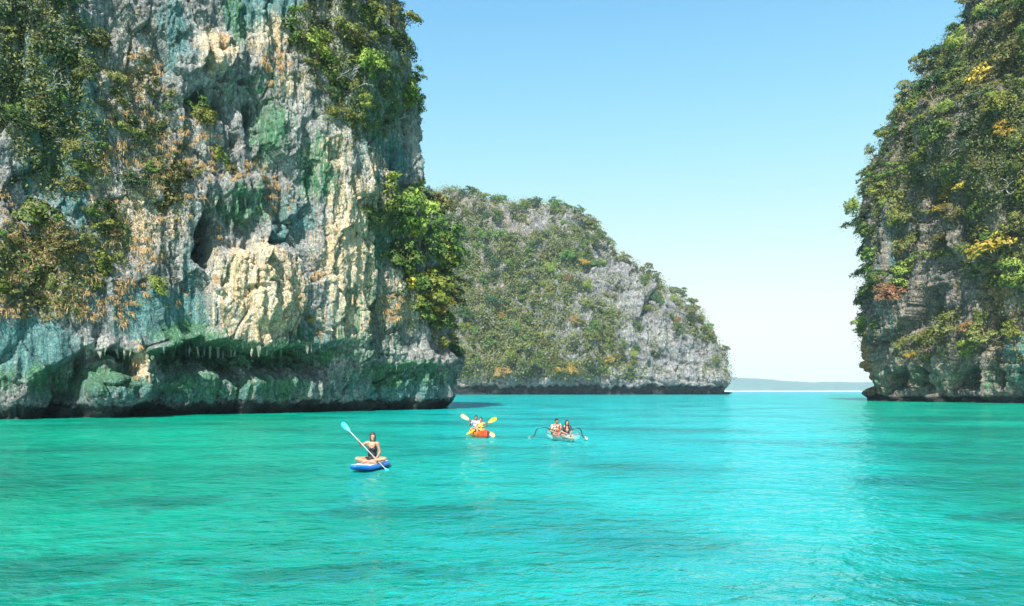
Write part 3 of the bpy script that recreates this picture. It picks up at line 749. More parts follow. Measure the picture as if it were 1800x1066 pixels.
def crown_proto(seed, form):
    rng = np.random.default_rng(seed)
    nc = {'round': 15, 'spread': 14, 'hang': 16, 'bush': 12}[form]
    cc = []
    for _ in range(nc):
        while True:
            q = rng.uniform(-1, 1, 3)
            if 0.25 < np.linalg.norm(q) < 1: break
        if form == 'round': c = q*np.array([.40, .40, .34]) + (0, 0, .60)
        elif form == 'spread': c = q*np.array([.50, .50, .14]) + (0, 0, .62)
        elif form == 'hang': c = q*np.array([.26, .26, .62]) + (0, .0, .05)
        else: c = q*np.array([.42, .42, .24]) + (0, 0, .34)
        cc.append(c)
    cc = np.array(cc)
    Cs, Ns = [], []
    for c in cc:
        r = rng.uniform(0.10, 0.20); m = int(70*(r/0.15)**2)
        d = rng.normal(size=(m, 3)); d /= np.linalg.norm(d, axis=1)[:, None]
        d[:, 2] = np.where(d[:, 2] < -0.35, -d[:, 2]*.6, d[:, 2])
        Cs.append(c + d*r*np.array([1.15, 1.15, .8])*rng.uniform(.65, 1.1, (m, 1))); Ns.append(d + np.array([0, 0, .5]))
    m = 60; d = rng.normal(size=(m, 3)); Cs.append(cc[rng.integers(0, nc, m)] + d*.12); Ns.append(d)     # stray leaves
    V, Q = leaf_cards(np.concatenate(Cs), np.concatenate(Ns), 0.042, rng, 0.3)
    crown = mesh_np('crown', V, Q, True); soft_normals(crown, np.concatenate(Ns), rng)
    parts = []
    hub = np.array([0, 0, .28 if form != 'hang' else .2]) + rng.normal(scale=.04, size=3)*np.array([1, 1, 0])
    if form != 'hang': parts.append(tube_np([(0, 0, -.12), hub*.5+rng.normal(scale=.02, size=3), hub], .034, .022, 6))
    for c in cc[:9]:
        mid = (hub+c)/2 + rng.normal(scale=.05, size=3)
        parts.append(tube_np([hub, mid, c], .017, .005, 4))
    trunk = mesh_np('trunk', *merge(parts))
    return crown, trunk

def twig_proto(seed):
    rng = np.random.default_rng(seed); parts = []
    def grow(p, d, L, r, depth):
        pts = [p]
        for _ in range(4):
            d = d + rng.normal(scale=.22, size=3) + np.array([0, 0, .03]); d = d/np.linalg.norm(d); p = p + d*L/4; pts.append(p)
        parts.append(tube_np(pts, r, r*.55, 4))
        if depth:
            for _ in range(3 if depth > 1 else 2):
                grow(pts[rng.integers(2, 5)], d + rng.normal(scale=.7, size=3), L*rng.uniform(.5, .75), r*.55, depth-1)
    for _ in range(2): grow(np.zeros(3), np.array([rng.normal()*.5, rng.normal()*.5, .8]), .45, .016, 3)
    return mesh_np('branches', *merge(parts))

FORMS = ['round', 'spread', 'bush', 'hang']
PROTO = {f: [crown_proto(100+10*i+j, f) for j in range(3)] for i, f in enumerate(FORMS)}
TWIGS = [twig_proto(300+i) for i in range(4)]
for f in FORMS:
    for cm, tm in PROTO[f]:
        cm.materials.append(LEAF['mid green']); tm.materials.append(BARK)
for tm in TWIGS: tm.materials.append(TWIG)
# one-mesh versions for the far headland, where trunk and crown cannot be told apart
def joined(cm, tm):
    a = np.zeros(len(cm.vertices)*3, np.float32); cm.vertices.foreach_get('co', a); b = np.zeros(len(tm.vertices)*3, np.float32); tm.vertices.foreach_get('co', b)
    qa = np.zeros(len(cm.loops), np.int32); cm.loops.foreach_get('vertex_index', qa); qb = np.zeros(len(tm.loops), np.int32); tm.loops.foreach_get('vertex_index', qb)
    V, Q = merge([(a.reshape(-1, 3), qa.reshape(-1, 4)), (b.reshape(-1, 3), qb.reshape(-1, 4))])
    me = mesh_np('tree', V, Q, False); me.materials.append(LEAF['mid green']); me.materials.append(BARK)
    mi = np.zeros(len(Q), np.int32); mi[len(qa)//4:] = 1; me.polygons.foreach_set('material_index', mi)
    return me
FAR = {f: [joined(*p) for p in PROTO[f]] for f in ('round', 'spread', 'bush')}

PLANTS = []     # (object, px, py, size word, colour, kind word, side)
KIND = {'round': ('leafy_tree', 'tree'), 'spread': ('spreading_tree', 'tree'), 'bush': ('leafy_shrub', 'shrub'), 'hang': ('hanging_creeper', 'creeper'), 'bare': ('bare_shrub', 'shrub')}

def orient(N, lean, rng):
    up = Vector((0, 0, 1))*(1-lean) + Vector(N)*lean; up.normalize()
    q = Vector((0, 0, 1)).rotation_difference(up)
    return q @ Matrix.Rotation(rng.uniform(0, 6.28), 3, 'Z').to_quaternion()

def plant(side, P, N, size, form, colour, rng, label=None):
    name, word = KIND[form]
    if side == 'M': name = {'round': 'scrub_tree', 'spread': 'scrub_tree', 'bush': 'scrub_bush'}[form]
    if side == 'R' and form == 'round': name = 'jungle_tree'
    lean = {'round': .35, 'spread': .3, 'bush': .55, 'hang': .12, 'bare': .55}[form]
    q = orient(N, lean, rng); loc = Vector(P) - Vector(N)*size*0.04
    if side == 'M': loc.z -= size*(.28 if form != 'bush' else .1)
    if form == 'hang': loc = Vector(P) + Vector(N)*size*0.10
    sc = Vector((rng.uniform(.85, 1.2), rng.uniform(.85, 1.2), rng.uniform(.8, 1.15)))*size
    if form == 'bare':
        root = bpy.data.objects.new(name, TWIGS[rng.integers(0, 4)]); COL.objects.link(root)
    elif side == 'M':
        root = bpy.data.objects.new(name, FAR[form][rng.integers(0, 3)]); COL.objects.link(root)
        root.material_slots[0].link = 'OBJECT'; root.material_slots[0].material = LEAF[colour]
    else:
        root = bpy.data.objects.new(name, None); COL.objects.link(root); root.empty_display_size = .3
        cm, tm = PROTO[form][rng.integers(0, 3)]
        c = bpy.data.objects.new('crown', cm); COL.objects.link(c); c.parent = root
        c.material_slots[0].link = 'OBJECT'; c.material_slots[0].material = LEAF[colour]
        t = bpy.data.objects.new('trunk' if form != 'hang' else 'stem', tm); COL.objects.link(t); t.parent = root
    root.location = loc; root.rotation_mode = 'QUATERNION'; root.rotation_quaternion = q; root.scale = sc
    px, py = project(np.array(P)[None])
    PLANTS.append([root, float(px[0]), float(py[0]), size, colour, form, side, label])

def scatter(side, face, mask, count, smin, smax, forms, palette, seed, spacing=0.42):
    """grow plants where mask(px, py) says so, keeping crowns apart"""
    rng = np.random.default_rng(seed)
    idx = face.idx; pr = mask(face.px[idx], face.py[idx])
    # even out the uneven density of the surface grid
    cell = (face.px[idx]//6).astype(int)*1000 + (face.py[idx]//6).astype(int)
    _, inv, cnt = np.unique(cell, return_inverse=True, return_counts=True)
    pr = pr/cnt[inv]; pr = pr/pr.sum()
    cand = rng.choice(idx, size=min(count*14, (pr > 0).sum()), replace=False, p=pr)
    done = []
    for k in cand:
        if len(done) >= count: break
        s = smin + (smax-smin)*rng.random()**1.8
        P = face.P[k]
        if any(np.sum((P-q)**2) < (spacing*(s+r))**2 for q, r in done): continue
        done.append((P, s))
        pal = palette(face.px[k], face.py[k]); col = rng.choice(list(pal), p=np.array(list(pal.values()))/sum(pal.values()))
        fr = forms(face.px[k], face.py[k]); form = rng.choice(list(fr), p=np.array(list(fr.values()))/sum(fr.values()))
        if side == 'M' and form == 'hang': form = 'bush'
        plant(side, P, face.N[k], s, form, col, rng)

def zones(lst):
    def f(px, py):
        r = np.zeros_like(px)
        for a, cx, cy, rx, ry in lst: r = np.maximum(r, a*(np.hypot((px-cx)/rx, (py-cy)/ry) < 1))
        return r
    return f

vegL = zones([(1, 628, 70, 110, 110), (1, 655, 160, 85, 75), (1, 745, 430, 62, 105), (.9, 760, 530, 48, 60), (.8, 680, 370, 40, 40), (.9, 55, 110, 105, 150), (.7, 110, 280, 75, 70), (.8, 80, 470, 105, 85),
              (.5, 140, 180, 40, 130), (.8, 195, 405, 30, 40), (.5, 790, 600, 16, 30), (.4, 640, 215, 60, 35), (.3, 250, 200, 60, 90), (.35, 290, 320, 60, 50)])
def palL(px, py):
    if px > 630 and py > 320: return {'bright green': .42, 'mid green': .4, 'olive': .1, 'yellow': .06, 'dark green': .05}
    if px > 480: return {'bright green': .25, 'mid green': .33, 'olive': .32, 'dark green': .1}
    if py < 380: return {'dark green': .46, 'olive': .36, 'mid green': .18}
    return {'olive': .42, 'mid green': .28, 'bright green': .14, 'rusty orange': .16}
def formL(px, py):
    if px > 630 and py > 320: return {'round': .55, 'bush': .25, 'hang': .2}
    return {'round': .38, 'bush': .37, 'spread': .1, 'hang': .15}
def grow_left():
    rng = np.random.default_rng(5)
    for px, py, s, form, col, lab in [
        (340, 190, 2.4, 'round', 'mid green', 'mid green tree at the mouth of the upper cave on the left cliff'),
        (362, 215, 3.0, 'round', 'bright green', 'large bright green tree just below the upper cave on the left cliff'),
        (378, 262, 2.6, 'bush', 'bright green', 'bright green shrub halfway between the upper and the large cave'),
        (408, 297, 1.6, 'bush', 'olive', 'small olive shrub on the brow above the large dark cave'),
        (272, 500, 2.4, 'bush', 'bright green', 'low bright green shrub alone above the smooth teal wall'),
        (192, 398, 2.6, 'round', 'bright green', 'bright green tree crowning the grassy ledges on the left cliff'),
        (215, 452, 1.7, 'bush', 'olive', 'olive shrub below the bright tree on the grassy ledges'),
        (198, 148, 2.2, 'spread', 'olive', 'olive spreading tree alone on the pale grey upper wall'),
        (160, 370, 1.8, 'bush', 'mid green', 'mid green shrub beside the grassy ledges of the left cliff'),
        (293, 362, 1.8, 'bush', 'olive', 'olive shrub on grey rock left of the large dark cave'),
        (465, 312, 1.3, 'bush', 'olive', 'small olive shrub right of the large dark cave'),
        (552, 95, 3.6, 'round', 'bright green', 'brightest broad tree on the upper right of the left cliff'),
        (600, 60, 3.6, 'round', 'olive', 'tall olive tree near the top right of the left cliff'),
        (700, 165, 4.2, 'round', 'bright green', 'large light green tree at the right edge of the left cliff top'),
        (548, 560, 0.9, 'bush', 'yellow', 'tiny yellow shrub clinging to the pale tufa columns'),
        (735, 400, 6.5, 'round', 'bright green', 'largest bright green tree hanging over the tip of the left cliff'),
        (770, 460, 5.7, 'round', 'bright green', 'bright green tree bulging beyond the edge of the left cliff'),
        (715, 470, 5.4, 'round', 'mid green', 'mid green tree inside the leafy mass at the cliff tip'),
        (765, 545, 4.6, 'round', 'yellow', 'yellow green tree at the foot of the leafy mass'),
        (700, 375, 5.9, 'round', 'mid green', 'mid green tree where the leafy mass meets the bare wall'),
        (755, 365, 5.9, 'round', 'olive', 'olive tree topping the leafy mass at the cliff tip'),
        (790, 425, 6.2, 'round', 'mid green', 'mid green tree farthest out on the leafy cliff tip'),
        (745, 500, 6.2, 'round', 'bright green', 'bright green tree in the lower middle of the leafy cliff tip'),
        (795, 505, 5.4, 'round', 'olive', 'olive tree on the outer lower edge of the leafy cliff tip'),
        (690, 430, 3.4, 'hang', 'dark green', 'dark creeper hanging on the inner side of the leafy cliff tip'),
        (650, 55, 4.6, 'round', 'mid green', 'big mid green tree high near the skyline of the left cliff'),
        (640, 130, 4.2, 'round', 'bright green', 'bright green tree midway down the leafy upper right of the left cliff'),
        (580, 130, 3.4, 'bush', 'olive', 'broad olive shrub at the inner edge of the leafy upper right'),
        (705, 90, 3.8, 'round', 'dark green', 'dark tree right on the skyline of the left cliff'),
        (620, 195, 3.6, 'bush', 'mid green', 'mid green shrub at the lower end of the leafy upper right'),
        (790, 600, 1.8, 'bush', 'mid green', 'low green shrub just above the fringe at the cliff tip')]:
        P, N = FACE_L.pick(px, py+ s*6); plant('L', P, N, s, form, col, rng, lab)
    scatter('L', FACE_L, vegL, 230, 1.2, 4.4, formL, palL, 21)
    for px, py, s in [(610, 140, 3.2), (625, 155, 2.8), (655, 230, 2.0), (570, 30, 2.6), (690, 100, 2.4), (715, 250, 2.2), (90, 150, 2.4), (50, 130, 2.2), (90, 250, 2.6), (110, 500, 1.8), (40, 520, 1.8),
                      (735, 512, 2.2), (760, 585, 1.6), (720, 560, 1.8), (520, 40, 2.6), (700, 210, 2.0), (60, 60, 2.6), (130, 90, 2.2)]:
        P, N = FACE_L.pick(px, py); plant('L', P, N, s, 'bare', 'pale bare', rng)
grow_left()

def vegR(px, py):
    up = (1-S(py, 300, 420))*(1-.8*patch(px, py, 1680, 215, 38, 50))
    low = .11*(py > 380)*(py < 640)*(1-.85*patch(px, py, 1640, 540, 90, 80)) + .45*(px < 1545)*(py > 330)*(py < 610) + .5*patch(px, py, 1750, 430, 60, 40) + .35*patch(px, py, 1640, 615, 70, 25)
    return np.maximum(up, low)*(py < 640)
def palR(px, py):
    if py < 330: return {'mid green': .36, 'dark green': .24, 'bright green': .22, 'olive': .17, 'yellow': .01}
    if px < 1560: return {'mid green': .4, 'dark green': .25, 'bright green': .2, 'olive': .15}
    return {'olive': .5, 'yellow': .05, 'rusty orange': .06, 'mid green': .26, 'bright green': .13}
def grow_right():
    rng = np.random.default_rng(6)
    for px, py, s, form, col, lab in [
        (1482, 415, 6.0, 'spread', 'dark green', 'dark flat topped tree jutting out over the sea from the right cliff edge'),
        (1640, 100, 6.0, 'spread', 'dark green', 'lone dark wind bent tree standing on the right cliff skyline'),
        (1680, 365, 7.0, 'spread', 'yellow', 'broad yellow tree in the middle of the right cliff'),
        (1760, 445, 9.5, 'spread', 'yellow', 'wide pale yellow spreading tree low at the right edge of the picture'),
        (1672, 300, 4.5, 'bush', 'yellow', 'golden yellow shrub high on the middle of the right cliff'),
        (1668, 330, 4.0, 'bush', 'yellow', 'golden yellow shrub just above the broad yellow tree'),
        (1615, 185, 4.5, 'round', 'bright green', 'lime green tree near the skyline of the right cliff'),
        (1755, 195, 6.0, 'round', 'bright green', 'large lime green tree high at the right edge of the picture'),
        (1770, 235, 4.5, 'round', 'yellow', 'yellow green tree below the large lime green one on the right'),
        (1590, 235, 8.5, 'round', 'mid green', 'big rounded mid green tree on the right cliff shoulder'),
        (1565, 370, 5.0, 'bush', 'bright green', 'bright green shrub beside the pale bare wood on the right cliff'),
        (1595, 465, 6.5, 'hang', 'bright green', 'bright green creeper draping down the right cliff rock face'),
        (1510, 560, 5.0, 'hang', 'bright green', 'bright green creeper hanging low on the right cliff edge'),
        (1510, 530, 3.5, 'bush', 'bright green', 'small bright shrub above the low creeper on the right cliff edge')]:
        P, N = FACE_R.pick(px, py + s*3.5); plant('R', P, N, s, form, col, rng, lab)
    scatter('R', FACE_R, vegR, 300, 2.4, 7.4, lambda x, y: {'round': .45, 'spread': .2, 'bush': .25, 'hang': .1}, palR, 22, .36)
    for px, py, s in [(1500, 350, 4.5), (1495, 325, 4.0), (1570, 385, 4.5), (1530, 260, 4.0), (1610, 330, 4.5), (1640, 410, 4), (1770, 330, 5), (1760, 560, 4.5), (1745, 530, 5), (1700, 600, 4), (1740, 600, 4), (1630, 580, 3.5), (1720, 480, 4), (1580, 610, 3.5),
                      (1690, 260, 4), (1785, 300, 4), (1660, 640, 3), (1540, 620, 3)]:
        P, N = FACE_R.pick(px, py); plant('R', P, N, s, 'bare', 'pale bare', rng)
grow_right()

def vegM(px, py):
    m = 0.95*(py < 668) - .7*patch(px, py, 915, 395, 65, 28, .4) - .75*patch(px, py, 1080, 490, 70, 55, .5) - .85*patch(px, py, 1150, 600, 85, 95, .5) - .75*patch(px, py, 1225, 650, 55, 55, .5) \
        - .4*patch(px, py, 1010, 640, 90, 30) - .5*patch(px, py, 1000, 560, 60, 50)
    return np.clip(m, 0.03, 1)*(py < 664)
def palM(px, py):
    if py > 520 and px < 1010: return {'olive': .45, 'mid green': .3, 'bright green': .08, 'rusty orange': .05, 'yellow': .01, 'dark green': .12}
    return {'mid green': .42, 'dark green': .2, 'olive': .32, 'bright green': .05, 'rusty orange': .01}
def grow_island():
    rng = np.random.default_rng(8)
    for px, py, s, form, col, lab in [(992, 650, 12, 'spread', 'yellow', 'wide yellow shrub low on the headland near the water'), (1116, 617, 9, 'bush', 'bright green', 'bright green shrub alone on grey rock of the headland'),
                                      (1075, 630, 9, 'round', 'yellow', 'yellow green tree low on the grey side of the headland'), (1024, 462, 11, 'spread', 'yellow', 'yellow tree halfway up the middle of the headland')]:
        P, N = FACE_M.pick(px, py+8); plant('M', P, N, s, form, col, rng, lab)
    scatter('M', FACE_M, vegM, 540, 6.0, 13.5, lambda x, y: {'round': .38, 'bush': .5, 'spread': .12}, palM, 23, .27)
grow_island()

# labels: where each plant stands next to something one can find
MARK = {'L': [('upper cave', 370, 170), ('large dark cave', 400, 390), ('cream domed rock', 440, 480), ('grassy ledges', 90, 480), ('long undercut', 430, 620), ('pale tufa columns', 590, 400), ('leafy cliff tip', 745, 440), ('dark corner', 60, 110), ('cliff top trees', 610, 70), ('right skyline edge', 715, 190), ('smooth teal wall', 290, 560)],
        'R': [('skyline', 1660, 90), ('rocky window', 1680, 215), ('jutting tree', 1490, 410), ('broad yellow tree', 1680, 365), ('wide pale yellow tree', 1760, 445), ('draping creeper', 1595, 470), ('waterline hollows', 1640, 650), ('big rounded tree', 1590, 235), ('lime green tree', 1755, 195), ('low edge creeper', 1510, 560), ('picture edge', 1785, 90)],
        'M': [('summit', 960, 360), ('pale upper crag', 915, 400), ('grey middle slab', 1080, 480), ('grey seaward wall', 1160, 600), ('sea end', 1260, 630), ('wide yellow shrub', 992, 650), ('left skyline knob', 800, 345), ('shady left edge', 830, 580), ('halfway yellow tree', 1024, 462), ('right skyline slope', 1140, 490)]}
PLACE = {'L': 'left cliff', 'R': 'right cliff', 'M': 'headland'}
def label_plants():
    groups = {}
    for rec in PLANTS:
        o, px, py, size, colour, form, side, lab = rec
        o['category'] = {'round': 'tree', 'spread': 'tree', 'bush': 'shrub', 'hang': 'creeper', 'bare': 'shrub'}[form]
        o['group'] = {'L': 'plants growing on the left cliff', 'R': 'plants growing on the right cliff', 'M': 'trees and shrubs on the headland'}[side]
        if lab: o['label'] = lab; continue
        nm, mx_, my_ = min(MARK[side], key=lambda m: (m[1]-px)**2 + (m[2]-py)**2)
        dx, dy = px-mx_, py-my_
        rel = ('right of' if dx > 0 else 'left of') if abs(dx) > abs(dy) else ('below' if dy > 0 else 'above')
        lim = {'L': (1.6, 2.6), 'R': (3.4, 5.2), 'M': (7.2, 10)}[side]
        word = 'small' if size < lim[0] else 'large' if size > lim[1] else ''
        kind = {'round': 'leafy tree', 'spread': 'spreading tree', 'bush': 'shrub', 'hang': 'creeper', 'bare': 'twiggy shrub'}[form]
        groups.setdefault((f'{word} {colour} {kind}'.strip(), f'{rel} the {nm} on the {PLACE[side]}'), []).append(rec)
    order = ['first', 'second', 'third', 'fourth', 'fifth', 'sixth', 'seventh', 'eighth', 'ninth', 'tenth', 'eleventh', 'twelfth', 'thirteenth', 'fourteenth']
    for (a, b), recs in groups.items():
        if len(recs) == 1: recs[0][0]['label'] = f'{a} {b}'; continue
        recs.sort(key=lambda r: r[2])
        for i, r in enumerate(recs):
            pos = 'highest' if i == 0 else 'lowest' if i == len(recs)-1 else order[i]+' highest' if i < 14 else 'lower'
            r[0]['label'] = f'{pos} {a} {b}'
            if len(r[0]['label'].split()) > 16: r[0]['label'] = r[0]['label'].replace('leafy ', '').replace('wide pale', 'pale')
label_plants()

# low scrub and dry grass that nobody could count
def cover(name, face, mask, n, size, hgt, mat, seed, label, cat, per=5):
    rng = np.random.default_rng(seed)
    idx = face.idx; pr = mask(face.px[idx], face.py[idx])
    cell = (face.px[idx]//5).astype(int)*1000 + (face.py[idx]//5).astype(int)
    _, inv, cnt = np.unique(cell, return_inverse=True, return_counts=True)
    pr = pr/cnt[inv]; pr = pr/pr.sum()
    k = rng.choice(idx, size=n, p=pr)
    P = np.repeat(face.P[k], per, 0); N = np.repeat(face.N[k], per, 0)
    off = rng.normal(scale=hgt*.8, size=P.shape) + N*rng.uniform(-.1, 1, (len(P), 1))*hgt
    V, Q = leaf_cards(P+off, N + np.array([0, 0, .6]), size, rng, .3)
    o = link(name, mesh_np(name, V, Q, False), mat)
    tag(o, label, cat, None, 'stuff')
cover('scrub', FACE_L, lambda x, y: vegL(x+12*np.sin(y*.1), y+12*np.sin(x*.13)) + .035*(y < 560), 11000, .12, .35, SCRUB['L'], 31, 'tangled low scrub on the ledges of the left cliff', 'scrub')
cover('scrub', FACE_R, lambda x, y: vegR(x, y) + .03*(y < 640), 15000, .22, .85, SCRUB['R'], 32, 'tangled low scrub between the trees of the right cliff', 'scrub')
cover('scrub', FACE_M, lambda x, y: vegM(x, y)*(.5+1.2*fbm(x*.035, y*.035, 0*x, 3)).clip(.1, 1), 17000, .62, 2.2, SCRUB['M'], 33, 'low scrub covering the slopes of the headland', 'scrub', 9)

def grass(face, spots, n, mat, seed, unit, label):
    rng = np.random.default_rng(seed); m = zones(spots); idx = face.idx
    pr = m(face.px[idx], face.py[idx]); pr = pr*(face.N[idx, 2] > -0.35); pr /= pr.sum()
    parts = []
    for k in rng.choice(idx, size=n, p=pr):
        P, N = face.P[k], face.N[k]; s = unit*rng.uniform(.5, 1.25); b = 26
        d = rng.normal(scale=.5, size=(b, 3)) + N*.7 + np.array([0, 0, .75]); d /= np.linalg.norm(d, axis=1)[:, None]
        L = s*rng.uniform(.6, 1.1, (b, 1)); side = np.cross(d, rng.normal(size=(b, 3))); side /= np.linalg.norm(side, axis=1)[:, None]; w = side*s*.032
        root = P + rng.normal(scale=.10*s, size=(b, 3)); a1 = root + d*L*.5; a2 = a1 + d*L*.35 + np.array([0, 0, -.22])*L; a3 = a2 + d*L*.1 + np.array([0, 0, -.5])*L
        V = np.stack([root-w, root+w, a1+w, a1-w, a2+w*.9, a2-w*.9, a3+w*.3, a3-w*.3], 1).reshape(-1, 3)
        o = np.arange(b)[:, None, None]*8; Q = (o + np.array([[0, 1, 2, 3], [3, 2, 4, 5], [5, 4, 6, 7]])[None]).reshape(-1, 4)
        parts.append((V, Q))
    ob = link('dry_grass', mesh_np('dry_grass', *merge(parts)), mat); tag(ob, label, 'grass', None, 'stuff')
grass(FACE_L, [(1, 70, 470, 110, 85), (1, 60, 545, 100, 22), (.8, 150, 540, 60, 20), (1, 310, 290, 55, 40), (1, 240, 625, 9, 45), (1, 215, 520, 20, 60), (.8, 480, 120, 22, 34), (1, 558, 480, 16, 26), (.6, 485, 350, 30, 40),
               (.7, 255, 450, 20, 40), (.5, 250, 200, 50, 120), (1, 190, 250, 16, 60), (.7, 345, 250, 40, 50), (.8, 690, 545, 30, 25), (.8, 560, 595, 10, 20), (.15, 280, 350, 120, 200), (.5, 440, 310, 40, 30), (.5, 12, 390, 40, 60)],
      560, GRASS, 41, 0.62, 'dry orange grass tufts hanging from ledges of the left cliff')

# ------------------------------------------------------------------ haze over the sea
def build_haze():
    x0, x1, y0, y1, z0, z1 = -5800, 5800, -5800, 5800, -3.0, 185.0
    V = [(x, y, z) for z in (z0, z1) for y in (y0, y1) for x in (x0, x1)]
    Q = [(0, 2, 3, 1), (4, 5, 7, 6), (0, 1, 5, 4), (2, 6, 7, 3), (0, 4, 6, 2), (1, 3, 7, 5)]
    m, t, out = new_mat('sea_air')
    v = node(t, 'ShaderNodeVolumePrincipled'); v.inputs['Color'].default_value = (0.60, 0.86, 1.0, 1); v.inputs['Density'].default_value = 0.00010; v.inputs['Anisotropy'].default_value = 0.0
    t.links.new(v.outputs[0], out.inputs['Volume'])
    o = link('haze', mesh_np('haze', V, Q, False), m); tag(o, 'thin pale sea haze filling the air to the horizon', None, None, 'stuff')
build_haze()
# ------------------------------------------------------------------ solids for boats and bodies
def capsule(a, b, ra, rb, k=12, h=4):
    a = np.array(a, float); b = np.array(b, float); d = b-a; L = np.linalg.norm(d); d = d/(L+1e-9)
    ref = np.array([0, 0, 1.0]) if abs(d[2]) < .9 else np.array([1.0, 0, 0])
    u = np.cross(d, ref); u /= np.linalg.norm(u); v = np.cross(d, u)
    rings = []
    for i in range(h): 
        t = math.pi/2*(1-(i+.35)/(h)); rings.append((a-d*ra*math.sin(t), ra*math.cos(t)))
    rings.append((a, ra)); rings.append((b, rb))
    for i in range(h):
        t = math.pi/2*(i+.65)/h; rings.append((b+d*rb*math.sin(t), rb*math.cos(t)))
    th = np.linspace(0, 2*math.pi, k, endpoint=False); V = []
    for c, r in rings: V += [c + r*(u*math.cos(x)+v*math.sin(x)) for x in th]
    n = len(rings); Q = [(i*k+j, i*k+(j+1) % k, (i+1)*k+(j+1) % k, (i+1)*k+j) for i in range(n-1) for j in range(k)]
    V.append(a-d*ra); V.append(b+d*rb); e = n*k
    T = [(e, (j+1) % k, j) for j in range(k)] + [(e+1, (n-1)*k+j, (n-1)*k+(j+1) % k) for j in range(k)]
    return np.array(V), Q+T

def ellipsoid(c, r, M=None, k=16, h=10):
    V = []; M = np.eye(3) if M is None else M
    for i in range(1, h):
        t = math.pi*i/h
        for j in range(k):
            p = 2*math.pi*j/k; V.append(np.array(c)+M@np.array([r[0]*math.sin(t)*math.cos(p), r[1]*math.sin(t)*math.sin(p), r[2]*math.cos(t)]))
    Q = [(i*k+j, (i+1)*k+j, (i+1)*k+(j+1) % k, i*k+(j+1) % k) for i in range(h-2) for j in range(k)]
    V.append(np.array(c)+M@np.array([0, 0, r[2]])); V.append(np.array(c)-M@np.array([0, 0, r[2]])); e = (h-1)*k
    T = [(e, j, (j+1) % k) for j in range(k)] + [(e+1, (h-2)*k+(j+1) % k, (h-2)*k+j) for j in range(k)]
    return np.array(V), Q+T

def poly_mesh(name, parts, smooth=True):
    V, Fs, o = [], [], 0
    for v, f in parts:
        V += [tuple(x) for x in v]; Fs += [tuple(i+o for i in q) for q in f]; o += len(v)
    me = bpy.data.meshes.new(name); me.from_pydata(V, [], Fs)
    me.polygons.foreach_set('use_smooth', [smooth]*len(me.polygons)); me.update()
    return me

def fuse(name, parts, voxel=0.008, smooth=4, ratio=0.35):
    """grow overlapping solids together into one continuous skin"""
    me = poly_mesh(name, parts)
    o = bpy.data.objects.new('fuse', me); COL.objects.link(o)
    r = o.modifiers.new('r', 'REMESH'); r.mode = 'VOXEL'; r.voxel_size = voxel; r.use_smooth_shade = True
    s = o.modifiers.new('s', 'SMOOTH'); s.factor = 0.5; s.iterations = smooth
    d = o.modifiers.new('d', 'DECIMATE'); d.ratio = ratio
    dg = bpy.context.evaluated_depsgraph_get(); dg.update()
    out = bpy.data.meshes.new_from_object(o.evaluated_get(dg)); out.name = name
    bpy.data.objects.remove(o); bpy.data.meshes.remove(me)
    out.polygons.foreach_set('use_smooth', [True]*len(out.polygons))
    return out

def frame(up, fwd):
    z = np.array(up, float); z /= np.linalg.norm(z); y = -np.array(fwd, float); y -= z*(y@z); y /= np.linalg.norm(y); x = np.cross(y, z)
    return np.stack([x, y, z], 1)

SKIN = {'light': simple('skin_light', (0.37, 0.19, 0.115), 0.5, 0.08, 20), 'tan': simple('skin_tan', (0.27, 0.13, 0.075), 0.5, 0.08, 20)}
EYE = simple('eye_dark', (0.03, 0.02, 0.015), 0.3); LIP = simple('lips', (0.45, 0.12, 0.10), 0.45)
HAIR = simple('hair_dark', (0.018, 0.012, 0.010), 0.45, 0.4, 40); HAIRB = simple('hair_brown', (0.05, 0.025, 0.015), 0.45, 0.4, 40)

def fingers_round(w, shaft, out_dir, parts):
    """palm and five fingers closed on a shaft that runs through w along shaft; out_dir points from the shaft back to the forearm"""
    s = np.array(shaft, float); s /= np.linalg.norm(s); o = np.array(out_dir, float); o -= s*(o@s); o /= np.linalg.norm(o); c = np.cross(s, o)
    w = np.array(w, float); M = np.stack([s, c, o], 1)
    parts.append(ellipsoid(w+o*.030, (.043, .030, .020), M))
    for i, (t, L) in enumerate(((-.033, .95), (-.011, 1.05), (.011, 1.0), (.032, .82))):
        pts = [w+s*t + .026*(o*math.cos(a)+c*math.sin(a)) for a in (0.55, 1.35*L, 2.2*L, 3.1*L)]
        for p, q, r0, r1 in zip(pts, pts[1:], (.0095, .009, .0085), (.009, .0085, .0075)): parts.append(capsule(p, q, r0, r1, 8, 3))
    pts = [w-s*.035+.026*(o*math.cos(a)+c*math.sin(a)) for a in (-.5, -1.3, -2.1)]
    for p, q in zip(pts, pts[1:]): parts.append(capsule(p, q, .0115, .009, 8, 3))

def relaxed_hand(w, d, up, parts):
    d = np.array(d, float); d /= np.linalg.norm(d); up = np.array(up, float); up -= d*(up@d); up /= np.linalg.norm(up); sd = np.cross(d, up); w = np.array(w, float)
    parts.append(ellipsoid(w+d*.045, (.040, .050, .018), np.stack([sd, d, up], 1)))
    for t, L in ((-.030, .060), (-.010, .072), (.010, .068), (.029, .052)):
        a = w+d*.085+sd*t; b = a+d*L*.5-up*.010; e = b+d*L*.4-up*.026
        parts.append(capsule(a, b, .009, .0085, 8, 3)); parts.append(capsule(b, e, .0085, .007, 8, 3))
    a = w+d*.025-sd*.035; b = a+d*.035-sd*.028; e = b+d*.030-sd*.006
    parts.append(capsule(a, b, .0115, .010, 8, 3)); parts.append(capsule(b, e, .010, .008, 8, 3))

